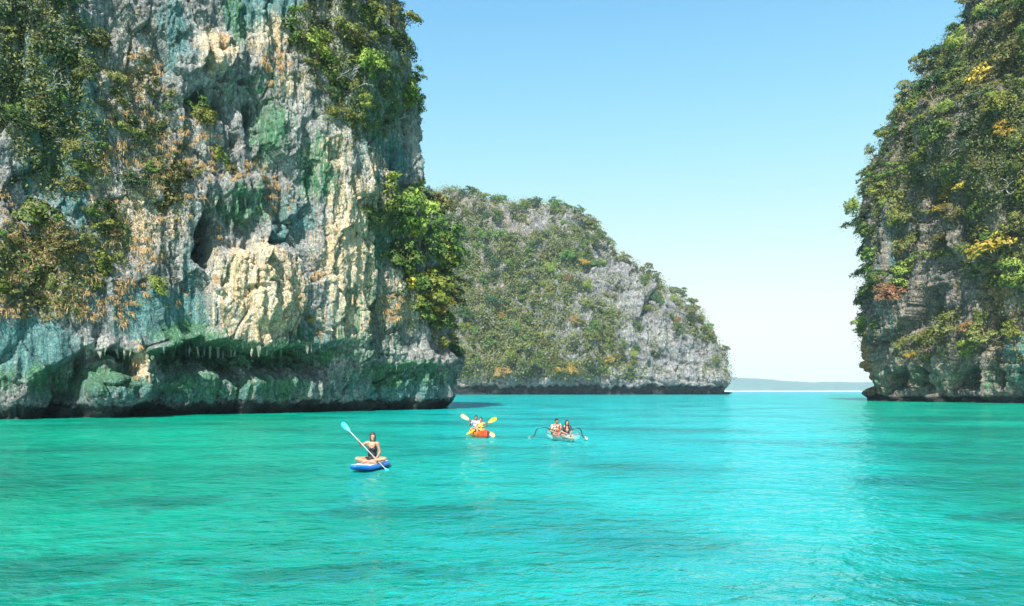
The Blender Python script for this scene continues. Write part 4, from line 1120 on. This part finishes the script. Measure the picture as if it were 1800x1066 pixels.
def person(name, loc, rz, J, skin, label, hair, wear, male=False, hands=None, fwd=(0, -1, 0), hairmat=None):
    """J holds the joints of the pose; wear is a list of (name, material, test(point, tag, t)) garments"""
    J = {k: np.array(v, float) for k, v in J.items()}
    root = empty(name, loc, rz)
    parts, bones = [], []
    def limb(tagname, a, b, ra, rb):
        parts.append(capsule(J[a], J[b], ra, rb)); bones.append((tagname, J[a], J[b], ra, rb))
    k = 1.12 if male else 1.0
    spine = J['neck']-J['pelvis']; Ms = frame(spine, fwd)
    Ls = np.linalg.norm(spine)
    for f, r in ((0.02, (.168, .118, .105)), (.28, (.128*k, .092*k, .13)), (.55, (.138*k, .098*k, .15)), (.80, (.150*k, .090*k, .10))):
        parts.append(ellipsoid(J['pelvis']+spine*f, r, Ms))
    if not male:
        for sx in (-1, 1): parts.append(ellipsoid(J['pelvis']+spine*.60+Ms@np.array([sx*.065, -.075, 0]), (.058, .052, .058), Ms))
    bones.append(('torso', J['pelvis'], J['neck'], .13, .10))
    parts.append(capsule(J['shL'], J['neck']-spine*.06, .052*k, .06)); parts.append(capsule(J['shR'], J['neck']-spine*.06, .052*k, .06))
    limb('neck', 'neck', 'head', .050*k, .046*k)
    Mh = frame(J['head_up'] if 'head_up' in J else spine, J['look'] if 'look' in J else fwd)
    H = J['head']+Mh@np.array([0, 0, .045])
    parts.append(ellipsoid(H, (.074, .092, .112), Mh)); parts.append(ellipsoid(H+Mh@np.array([0, -.030, -.062]), (.054, .058, .052), Mh))
    parts.append(ellipsoid(H+Mh@np.array([0, -.098, -.018]), (.013, .018, .022), Mh))
    for sx in (-1, 1):
        parts.append(ellipsoid(H+Mh@np.array([sx*.077, .005, -.012]), (.010, .018, .028), Mh))
        parts.append(ellipsoid(H+Mh@np.array([sx*.032, -.076, .024]), (.026, .014, .010), Mh))
    bones.append(('head', H, H+Mh@np.array([0, 0, .01]), .10, .10))
    for s in 'LR':
        limb('upper_arm', 'sh'+s, 'el'+s, .047*k, .037*k); limb('forearm', 'el'+s, 'wr'+s, .038*k, .026*k)
        limb('thigh', 'hip'+s, 'kn'+s, .088*k, .058*k); limb('shin', 'kn'+s, 'an'+s, .056*k, .036*k)
        kn, an = J['kn'+s], J['an'+s]; parts.append(ellipsoid(kn+(an-kn)*.3+np.array([0, 0, -.012]), (.05, .05, .05)))
        limb('foot', 'an'+s, 'to'+s, .036*k, .024*k); parts.append(ellipsoid(J['an'+s]*1.15-J['to'+s]*.15, (.034, .034, .036)))
        hd = (hands or {}).get(s)
        if hd is not None: fingers_round(hd[0], hd[1], J['wr'+s]-np.array(hd[0]), parts)
        else: relaxed_hand(J['wr'+s], J['wr'+s]-J['el'+s], np.array([0, -.2, 1.0]), parts)
    body = fuse('body', parts, 0.0075, 3, 0.32)
    V = np.zeros(len(body.vertices)*3); body.vertices.foreach_get('co', V); V = V.reshape(-1, 3)
    Nn = np.zeros(len(body.vertices)*3); body.vertices.foreach_get('normal', Nn); Nn = Nn.reshape(-1, 3)
    best = np.full(len(V), 1e9); tg = np.zeros(len(V), int); tt = np.zeros(len(V))
    for i, (nm, a, b, ra, rb) in enumerate(bones):
        d = b-a; t = np.clip(((V-a)@d)/(d@d+1e-9), 0, 1); dist = np.linalg.norm(V-(a+t[:, None]*d), axis=1)-(ra+(rb-ra)*t)
        m = dist < best; best[m] = dist[m]; tg[m] = i; tt[m] = t[m]
    names = np.array([b[0] for b in bones])[tg]
    bo = link('body', body, SKIN[skin], root)
    body.materials.append(EYE); body.materials.append(LIP)
    loc_h = (V-H)@Mh
    cen = np.array([loc_h[list(p.vertices)].mean(0) for p in body.polygons]) if len(body.polygons) < 90000 else np.zeros((0, 3))
    mi = np.zeros(len(body.polygons), np.int32)
    if len(cen):
        face = cen[:, 1] < -.06
        for sx in (-1, 1): mi[face & (np.hypot((cen[:, 0]-sx*.032)/.017, (cen[:, 2]-.006)/.009) < 1)] = 1
        for sx in (-1, 1): mi[face & (np.hypot((cen[:, 0]-sx*.032)/.022, (cen[:, 2]-.030)/.005) < 1)] = 1
        mi[face & (np.hypot(cen[:, 0]/.024, (cen[:, 2]+.062)/.009) < 1)] = 2
    body.polygons.foreach_set('material_index', mi)
    # garments: the skin surface lifted off by a few millimetres
    loc_t = (V-J['pelvis'])@Ms/np.array([1, 1, Ls])
    for nm, mat, test, lift in wear:
        keep = test(V, names, tt, loc_t)
        Fs = [tuple(p.vertices) for p in body.polygons if all(keep[v] for v in p.vertices)]
        if not Fs: continue
        used = sorted({v for f in Fs for v in f}); mp = {v: i for i, v in enumerate(used)}
        me = bpy.data.meshes.new(nm); me.from_pydata([tuple(V[v]+Nn[v]*lift) for v in used], [], [tuple(mp[v] for v in f) for f in Fs])
        me.polygons.foreach_set('use_smooth', [True]*len(me.polygons)); me.update()
        g = link(nm, me, mat, root); so = g.modifiers.new('thickness', 'SOLIDIFY'); so.thickness = lift*.8; so.offset = -0.5
    hp = []
    def hl(c, r): hp.append(ellipsoid(H+Mh@np.array(c), r, Mh))
    hl((0, .022, .030), (.086, .092, .100)); hl((0, -.022, .082), (.070, .058, .038))
    if hair == 'short': hl((0, .045, -.01), (.078, .062, .07)); hl((-.02, -.062, .085), (.05, .03, .026))
    if hair in ('bob', 'long'):
        for sx in (-1, 1): hl((sx*.070, .005, -.030), (.024, .058, .095)); hl((sx*.066, -.020, -.085), (.020, .040, .060))
        hl((0, .060, -.050), (.078, .045, .11))
    if hair == 'long':
        for sx in (-1, 1): hl((sx*.070, -.025, -.19), (.028, .040, .12))
        hl((0, .065, -.20), (.085, .035, .16))
    if hair == 'tied': hl((0, .055, -.02), (.074, .058, .08)); hl((0, .11, .04), (.035, .035, .035))
    link('hair', fuse('hair', hp, .009, 3, .5), hairmat or HAIR, root)
    tag(root, label, 'person', 'people afloat on the lagoon')
    return root

# ------------------------------------------------------------------ paddles
PLASTIC_BLACK = simple('black_tube', (0.025, 0.027, 0.03), 0.35); ALU = simple('aluminium_shaft', (0.42, 0.40, 0.42), 0.3, 0.05)
def blade_mesh(a, d, nrm, L, W):
    """spoon blade that starts at a, runs along d and is hollow towards nrm"""
    d = np.array(d, float); d /= np.linalg.norm(d); n = np.array(nrm, float); n -= d*(n@d); n /= np.linalg.norm(n); s = np.cross(d, n); a = np.array(a, float)
    V = []; m, k = 12, 7
    for lay in (0, 1):
        for i in range(m):
            t = i/(m-1); w = W*(math.sin(math.pi*min(1, .10+.62*t))**.8)*(1 if t < .8 else math.sqrt(max(.02, 1-((t-.8)/.2)**2)))*.5
            if t < .12: w = .018+(w-.018)*t/.12
            for j in range(k):
                q = j/(k-1)*2-1; V.append(a+d*L*t+s*w*q+n*(.025*(q*q)-.02*math.sin(math.pi*t)+(.006 if lay else -.006)))
    Fq = []
    o = m*k
    for i in range(m-1):
        for j in range(k-1): b = i*k+j; Fq.append((b, b+1, b+k+1, b+k)); Fq.append((o+b, o+b+k, o+b+k+1, o+b+1))
    rim = [i*k for i in range(m)] + [(m-1)*k+j for j in range(1, k)] + [i*k+k-1 for i in range(m-2, -1, -1)] + [j for j in range(k-2, 0, -1)]
    for x, y in zip(rim, rim[1:]+rim[:1]): Fq.append((x, o+x, o+y, y))
    return np.array(V), Fq

def paddle(name, loc, rz, A, B, shaft_mat, blade_mat, label, L=.46, W=.19, nrm=(0, -1, .2), single=False, nrm2=None):
    root = empty(name, loc, rz); A = np.array(A, float); B = np.array(B, float); d = (B-A)/np.linalg.norm(B-A)
    a = A if single else A+d*L*.9; b = B-d*L*.9
    link('shaft', poly_mesh('shaft', [capsule(a, b, .0125, .0125, 10, 2)]), shaft_mat, root)
    link('blade', poly_mesh('blade', [blade_mesh(b-d*.03, d, nrm, L, W)]), blade_mat, root)
    if single: link('grip', poly_mesh('grip', [capsule(A-np.cross(d, (0, 1, 0))*.05, A+np.cross(d, (0, 1, 0))*.05, .018, .018, 10, 3)]), shaft_mat, root)
    else: link('blade', poly_mesh('blade', [blade_mesh(a+d*.03, -d, nrm2 or nrm, L, W)]), blade_mat, root)
    tag(root, label, 'paddle', 'paddles held by the people afloat')
    return root

# ------------------------------------------------------------------ paddle board with its rider
def build_board():
    loc = (-4.10, 21.45, 0.0); rz = -.17            # bow towards the camera and a little left
    root = empty('paddle_board', loc, rz)
    L, W, T = 2.55, .74, .15
    n, k = 40, 20
    def outline(t): return W/2*(max(0, 1-abs(2*t-1)**2.6))**.55 if 0 < t < 1 else 0.004
    def rocker(t): return .16*max(0, (.28-t)/.28)**2 + .05*max(0, (t-.85)/.15)**2
    rings = []
    for i in range(n):
        t = i/(n-1); w = max(.006, outline(t)); z0 = .02+rocker(t); th = T*min(1, .35+1.6*min(t, 1-t)**.5)
        ring = []
        for j in range(k):
            a = 2*math.pi*j/k; ca, sa = math.cos(a), math.sin(a)
            ring.append((w*np.sign(ca)*abs(ca)**.55, (t-.5)*L, z0+th/2+th/2*np.sign(sa)*abs(sa)**.8))
        rings.append(ring)
    V = [p for r in rings for p in r]; Q = [(i*k+j, i*k+(j+1) % k, (i+1)*k+(j+1) % k, (i+1)*k+j) for i in range(n-1) for j in range(k)]
    Q += [tuple(range(k))[::-1], tuple((n-1)*k+j for j in range(k))]
    link('hull', poly_mesh('hull', [(np.array(V), Q)]), simple('board_blue', (0.015, 0.16, 0.62), 0.35, .1, 3), root)
    def pad(t0, t1, f, lift, name, mat):
        m = 16; V, Q = [], []
        for lay in (0, 1):
            for i in range(m):
                t = t0+(t1-t0)*i/(m-1); w = outline(t)*f; z = .02+rocker(t)+T*min(1, .35+1.6*min(t, 1-t)**.5)
                for j in range(5): V.append((w*(j/2-1), (t-.5)*L, z+(lift if lay else -.03)-.004*abs(j-2)))
        o = m*5
        for i in range(m-1):
            for j in range(4): b = i*5+j; Q.append((o+b, o+b+1, o+b+6, o+b+5))
        rim = [i*5 for i in range(m)] + [(m-1)*5+j for j in range(1, 5)] + [i*5+4 for i in range(m-2, -1, -1)] + [3, 2, 1]
        for x, y in zip(rim, rim[1:]+rim[:1]): Q.append((x, y, o+y, o+x))
        return link(name, poly_mesh(name, [(np.array(V), Q)], False), mat, root)
    pad(.24, .86, .80, .012, 'deck_pad', simple('pad_pink_grey', (0.62, 0.52, 0.58), 0.8, .2, 14))
    pad(.045, .17, .72, .010, 'nose_patch', simple('patch_white', (0.8, 0.82, 0.84), 0.5))
    link('bow_handle', poly_mesh('bow_handle', [tube for tube in [capsule((-.06, -.98, .27), (.06, -.98, .27), .012, .012)]]), PLASTIC_BLACK, root)
    link('fin', poly_mesh('fin', [capsule((0, 1.05, .02), (0, 1.14, -.14), .012, .006)]), PLASTIC_BLACK, root)
    tag(root, 'blue inflatable paddle board with pale deck pad and white nose', 'paddle board')
build_board()

def torso_only(z0, z1, extra=None):
    def f(V, names, tt, lt):
        m = (names == 'torso') & (lt[:, 2] > z0) & (lt[:, 2] < z1)
        return m if extra is None else (m | extra(V, names, tt, lt)) 
    return f

SWIM = simple('black_swimsuit', (0.012, 0.012, 0.016), 0.6, .3, 30)
def swimsuit(V, names, tt, lt):
    x, y, z = lt[:, 0], lt[:, 1], lt[:, 2]
    neckline = np.where(y < 0, .66+.9*np.abs(x), .55+.5*np.abs(x))
    tor = (names == 'torso') & (z < np.minimum(neckline, .80)) & (np.abs(x) < .145)
    low = (z < .16) & (np.abs(x) < .035+.55*np.clip(z+.16, 0, 1)) & np.isin(names, ['torso', 'thigh'])
    strap = np.isin(names, ['torso', 'neck', 'upper_arm']) & (z >= .6) & (z < 1.03) & (np.abs(np.abs(x)-.095) < .016)
    return (tor & (z > .13)) | low | strap

def woman_board():
    loc = (-4.05, 21.45, .185)
    hl, hr = np.array((-.375, -.20, .665)), np.array((.145, -.27, .135))
    d = hr-hl
    J = dict(pelvis=(0, .03, .10), neck=(-.01, .0, .60), head=(.015, -.02, .70), look=(.35, -1, -.15), head_up=(.02, -.05, 1),
             shR=(-.165, .0, .565), shL=(.155, .0, .545), elR=(-.345, .06, .49), wrR=(-.375, -.13, .635), elL=(.215, .02, .30), wrL=(.17, -.20, .165),
             hipR=(-.095, .0, .09), hipL=(.095, .0, .09), knR=(-.40, -.24, .125), knL=(.40, -.24, .125), anR=(.02, -.42, .055), anL=(-.06, -.34, .06), toR=(.19, -.46, .045), toL=(-.22, -.40, .04))
    person('person', loc, 0, J, 'light', 'person in a black swimsuit sitting cross-legged on the blue board', 'bob', [('swimsuit', SWIM, swimsuit, .006)],
           hands={'R': (hl, d), 'L': (hr, d)}, hairmat=HAIRB)
    u = d/np.linalg.norm(d)
    paddle('paddle', loc, 0, hl-u*.70, hr+u*.74, ALU, simple('blade_turquoise', (0.05, 0.50, 0.72), 0.4, .1), 'paddle with pale blue blades held across by the person on the board', .36, .15, (.35, -1, .3))
woman_board()

# ------------------------------------------------------------------ orange kayak with two people
def loft(stations, closed=True):
    n, k = len(stations), len(stations[0]); V = [p for s in stations for p in s]
    Q = [(i*k+j, i*k+(j+1) % k, (i+1)*k+(j+1) % k, (i+1)*k+j) for i in range(n-1) for j in range(k if closed else k-1)]
    if closed: Q += [tuple(range(k))[::-1], tuple((n-1)*k+j for j in range(k))]
    return np.array(V, float), Q

def kayak_hull(L, W, Hh, cockpit, sheer=.14):
    st = []
    for i in range(46):
        t = i/45; w = max(.012, W/2*(max(0, 1-abs(2*t-1)**2.3))**.75); top = Hh+sheer*abs(2*t-1)**2.5; bot = -.10+.16*abs(2*t-1)**4
        y = (t-.5)*L; c = S(np.array(t), cockpit[0], cockpit[0]+.05)*(1-S(np.array(t), cockpit[1]-.05, cockpit[1]))
        dk = top-.15*float(c)
        st.append([(-w*.35, y, bot), (-w*.82, y, bot+.07), (-w, y, top-.06), (-w*.93, y, top), (-w*.80, y, top-.012), (-w*.66, y, dk), (0, y, dk+.03*(1-float(c))),
                   (w*.66, y, dk), (w*.80, y, top-.012), (w*.93, y, top), (w, y, top-.06), (w*.82, y, bot+.07), (w*.35, y, bot)])
    return st

def build_kayak():
    loc = (-1.62, 36.6, .02); rz = .27
    root = empty('kayak', loc, rz)
    m, t, out = new_mat('kayak_orange_red')
    p = node(t, 'ShaderNodeBsdfPrincipled'); p.inputs['Roughness'].default_value = .35
    tc = node(t, 'ShaderNodeTexCoord'); sp = node(t, 'ShaderNodeSeparateXYZ'); t.links.new(tc.outputs['Object'], sp.inputs[0])
    nz = node(t, 'ShaderNodeTexNoise'); nz.inputs['Scale'].default_value = 2.0; t.links.new(tc.outputs['Object'], nz.inputs['Vector'])
    f = ramp(t, math_n(t, 'ADD', math_n(t, 'MULTIPLY', sp.outputs[1], -.5), nz.outputs[0]), (0.2, 1.1))
    t.links.new(mixc(t, f, (0.60, 0.24, 0.015), (0.42, 0.04, 0.01)), p.inputs['Base Color']); t.links.new(p.outputs[0], out.inputs['Surface'])
    link('hull', poly_mesh('hull', [loft(kayak_hull(3.1, .84, .24, (.18, .86)))]), m, root)
    seatm = simple('seat_black', (0.04, 0.04, 0.045), .7)
    for y in (-.35, .62):
        s = link('seat', poly_mesh('seat', [ellipsoid((0, y, .12), (.22, .20, .035))]), seatm, root)
        link('backrest', poly_mesh('backrest', [ellipsoid((0, y+.20, .26), (.20, .03, .13))]), seatm, s)
    link('bow_handle', poly_mesh('bow_handle', [capsule((-.06, -1.40, .375), (.06, -1.40, .375), .014, .014)]), PLASTIC_BLACK, root)
    tag(root, 'orange and red double kayak pointing towards the viewer', 'kayak')
    M = Matrix.Translation(loc) @ Matrix.Rotation(rz, 4, 'Z')
    f_loc = M @ Vector((0, -.35, .13)); b_loc = M @ Vector((0, .62, .13))
    # front: yellow top
    yel = simple('yellow_top', (0.58, 0.40, 0.07), .7, .1, 12); short = simple('dark_shorts', (0.05, 0.06, 0.09), .7)
    hl, hr = np.array((-.20, -.30, .28)), np.array((.24, -.32, .52)); d = hr-hl; u = d/np.linalg.norm(d)
    legs = dict(hipR=(-.09, .0, .09), hipL=(.09, .0, .09), knR=(-.16, -.38, .24), knL=(.16, -.38, .24), anR=(-.12, -.74, .05), anL=(.12, -.74, .05), toR=(-.13, -.80, .16), toL=(.13, -.80, .16))
    J = dict(pelvis=(0, .03, .09), neck=(0, .01, .56), head=(0, -.02, .655), look=(-.25, -1, -.05), shR=(-.16, 0, .52), shL=(.16, 0, .52), elR=(-.27, -.12, .33), wrR=(-.22, -.25, .31), elL=(.30, -.06, .36), wrL=(.25, -.25, .50), **legs)
    vest = lambda V, names, tt, lt: (names == 'torso') & (lt[:, 2] > .12) & (lt[:, 2] < .93)
    shorts = lambda V, names, tt, lt: ((names == 'torso') & (lt[:, 2] <= .16)) | ((names == 'thigh') & (tt < .45))
    person('person', f_loc, 0, J, 'light', 'person in a yellow top in the front seat of the orange kayak', 'tied', [('vest', yel, vest, .014), ('shorts', short, shorts, .008)], hands={'R': (hl, d), 'L': (hr, d)})
    paddle('paddle', f_loc, 0, hl-u*.55, hr+u*.60, PLASTIC_BLACK, simple('blade_yellow', (0.85, 0.55, 0.01), .4, .05), 'black shafted paddle with a bright yellow blade raised to the right', .48, .20, (.2, -1, .1), nrm2=(1, .25, -.6))
    # rear: pale shirt
    wh = simple('pale_blue_shirt', (0.36, 0.42, 0.58), .75, .1, 10)
    hr2, hl2 = np.array((.24, -.30, .30)), np.array((-.27, -.26, .62)); d2 = hr2-hl2; u2 = d2/np.linalg.norm(d2)
    J = dict(pelvis=(0, .03, .09), neck=(-.02, .01, .62), head=(-.02, -.01, .72), look=(.1, -1, -.1), shR=(-.20, 0, .575), shL=(.17, 0, .565), elR=(-.36, -.03, .38), wrR=(-.29, -.19, .58), elL=(.30, -.05, .34), wrL=(.26, -.23, .32), **legs)
    shirt = lambda V, names, tt, lt: ((names == 'torso') & (lt[:, 2] > .02) & (lt[:, 2] < .97)) | ((names == 'upper_arm') & (tt < .72))
    person('person', b_loc, 0, J, 'tan', 'person in a pale blue shirt in the rear seat of the orange kayak', 'short', [('shirt', wh, shirt, .014), ('shorts', short, shorts, .009)], male=True, hands={'R': (hl2, d2), 'L': (hr2, d2)})
    paddle('paddle', b_loc, 0, hl2-u2*.58, hr2+u2*.80, PLASTIC_BLACK, simple('blade_peach', (0.66, 0.42, 0.22), .45, .05), 'paddle with a pale peach blade raised to the left', .50, .21, (-.2, -1, .1))
build_kayak()

# ------------------------------------------------------------------ clear kayak with outriggers and two people
def build_clear():
    loc = (2.30, 33.5, .02); rz = .50
    root = empty('clear_kayak', loc, rz)
    m, t, out = new_mat('clear_plastic')
    tr = node(t, 'ShaderNodeBsdfTransparent'); tr.inputs['Color'].default_value = (.90, .98, .97, 1)
    gl = node(t, 'ShaderNodeBsdfPrincipled'); gl.inputs['Base Color'].default_value = (.45, .70, .70, 1); gl.inputs['Roughness'].default_value = .12
    lw = node(t, 'ShaderNodeLayerWeight'); lw.inputs['Blend'].default_value = .25
    mx = node(t, 'ShaderNodeMixShader'); t.links.new(math_n(t, 'ADD', math_n(t, 'MULTIPLY', lw.outputs['Facing'], .28), .05), mx.inputs[0])
    t.links.new(tr.outputs[0], mx.inputs[1]); t.links.new(gl.outputs[0], mx.inputs[2]); t.links.new(mx.outputs[0], out.inputs['Surface'])
    L, W = 2.7, .86; st = []
    for i in range(40):
        q = i/39; w = max(.02, W/2*(max(0, 1-abs(2*q-1)**2.2))**.7); top = .26+.16*abs(2*q-1)**2.4; bot = .0+.20*abs(2*q-1)**3.5; y = (q-.5)*L
        st.append([(w*math.sin(a), y, top-(top-bot)*max(0, math.cos(a))**.7) for a in np.linspace(-math.pi/2, math.pi/2, 15)])
    h = link('hull', poly_mesh('hull', [loft(st, False)]), m, root); so = h.modifiers.new('thickness', 'SOLIDIFY'); so.thickness = .008
    rim = [np.array(s[0]) for s in st] + [np.array(s[-1]) for s in st[::-1]]; rim.append(rim[0])
    link('rim', mesh_np('rim', *tube_np(np.array(rim)[::2], .016, .016, 6)), simple('rim_grey', (.10, .12, .14), .4), root)
    seatm = simple('seat_navy', (0.03, 0.035, 0.05), .7)
    for y in (-.30, .50):
        s = link('seat', poly_mesh('seat', [ellipsoid((0, y, .10), (.22, .19, .03))]), seatm, root); link('backrest', poly_mesh('backrest', [ellipsoid((0, y+.20, .28), (.20, .03, .14))]), seatm, s)
    # outrigger arms arch out on both sides to small floats; they lie across the view
    fm = simple('float_white', (.45, .44, .38), .5, .05)
    inv = Matrix.Rotation(-rz, 3, 'Z')
    for sx in (-1, 1):
        pts = [(sx*.40, .45, .30), (sx*.56, .45, .46), (sx*.68, .45, .56), (sx*.90, .45, .575), (sx*1.10, .45, .54), (sx*1.20, .45, .42), (sx*1.25, .45, .22), (sx*1.36, .45, .13), (sx*1.50, .45, .12)]
        if sx > 0: pts = [(p[0]*.66+.10, p[1], p[2]-.03) for p in pts]
        P = np.array([tuple(inv @ Vector(p)) for p in pts])
        fine = np.stack([np.interp(np.linspace(0, len(P)-1, 40), np.arange(len(P)), P[:, c]) for c in range(3)], 1)
        for _ in range(3): fine[1:-1] = (fine[:-2]+2*fine[1:-1]+fine[2:])/4
        a = link('outrigger_arm', mesh_np('outrigger_arm', *tube_np(fine, .025, .025, 8)), PLASTIC_BLACK, root)
        e = P[-1]; dirn = np.array([math.sin(-0), 1, 0])
        link('float', poly_mesh('float', [capsule(e+np.array(tuple(inv @ Vector((0, -.42, -.03)))), e+np.array(tuple(inv @ Vector((0, .42, -.03)))), .06, .07, 14, 5)]), fm if sx > 0 else m, a)
    tag(root, 'clear see-through kayak with black arched outrigger arms on both sides', 'kayak')
    M = Matrix.Translation(loc) @ Matrix.Rotation(rz, 4, 'Z')
    b_loc = M @ Vector((-.10, .38, .10)); f_loc = M @ Vector((.10, -.15, .10))
    pm, t, out = new_mat('patterned_shirt'); p = node(t, 'ShaderNodeBsdfPrincipled'); p.inputs['Roughness'].default_value = .8
    tc = node(t, 'ShaderNodeTexCoord'); v = node(t, 'ShaderNodeTexVoronoi'); v.inputs['Scale'].default_value = 17; t.links.new(tc.outputs['Object'], v.inputs['Vector'])
    sc = node(t, 'ShaderNodeSeparateColor'); t.links.new(v.outputs['Color'], sc.inputs[0])
    c = mixc(t, ramp(t, sc.outputs[0], (.55, .60)), (.025, .02, .02), (.30, .24, .14)); c = mixc(t, ramp(t, sc.outputs[1], (.70, .74)), c, (.50, .10, .07)); c = mixc(t, ramp(t, sc.outputs[2], (.82, .86)), c, (.45, .43, .37))
    t.links.new(c, p.inputs['Base Color']); t.links.new(p.outputs[0], out.inputs['Surface'])
    pink = simple('pink_shorts', (.62, .22, .30), .7)
    legs = dict(hipR=(-.09, .0, .09), hipL=(.09, .0, .09), knR=(-.20, -.36, .20), knL=(.22, -.34, .20), anR=(-.05, -.66, .06), anL=(.14, -.64, .06), toR=(.04, -.76, .05), toL=(.28, -.70, .05))
    J = dict(pelvis=(0, .03, .09), neck=(-.02, -.04, .62), head=(.0, -.08, .72), look=(.25, -1, -.45), shR=(-.20, -.01, .575), shL=(.17, -.02, .57), elR=(-.29, -.10, .32), wrR=(-.12, -.28, .26), elL=(.25, -.10, .34), wrL=(.12, -.30, .27), **legs)
    shirt = lambda V, names, tt, lt: ((names == 'torso') & (lt[:, 2] > .02) & (lt[:, 2] < .97)) | ((names == 'upper_arm') & (tt < .85))
    shorts = lambda V, names, tt, lt: ((names == 'torso') & (lt[:, 2] <= .14)) | ((names == 'thigh') & (tt < .6))
    person('person', b_loc, .15, J, 'tan', 'person in a patterned shirt sitting behind in the clear kayak', 'short', [('shirt', pm, shirt, .016), ('shorts', pink, shorts, .010)], male=True)
    dark = simple('dark_navy_top', (.02, .022, .04), .7)
    legs = dict(hipR=(-.09, .0, .09), hipL=(.09, .0, .09), knR=(-.26, -.30, .17), knL=(.20, -.36, .17), anR=(.0, -.60, .05), anL=(.10, -.70, .05), toR=(.14, -.66, .04), toL=(.24, -.76, .05))
    J = dict(pelvis=(0, .03, .09), neck=(.0, -.02, .57), head=(.01, -.07, .665), look=(.1, -1, -.5), shR=(-.16, 0, .525), shL=(.16, 0, .525), elR=(-.22, -.08, .30), wrR=(-.05, -.26, .22), elL=(.23, -.08, .30), wrL=(.10, -.28, .20), **legs)
    top = lambda V, names, tt, lt: ((names == 'torso') & (lt[:, 2] > .0) & (lt[:, 2] < .90) & ~((np.abs(lt[:, 0]) < .055) & (lt[:, 2] > .45) & (lt[:, 1] < 0))) | ((names == 'upper_arm') & (tt < .8))
    person('person', f_loc, .15, J, 'light', 'person with long dark hair and navy top in the clear kayak', 'long', [('blouse', dark, top, .014), ('shorts', simple('pale_shorts', (.6, .6, .66), .7), shorts, .009)])
build_clear()
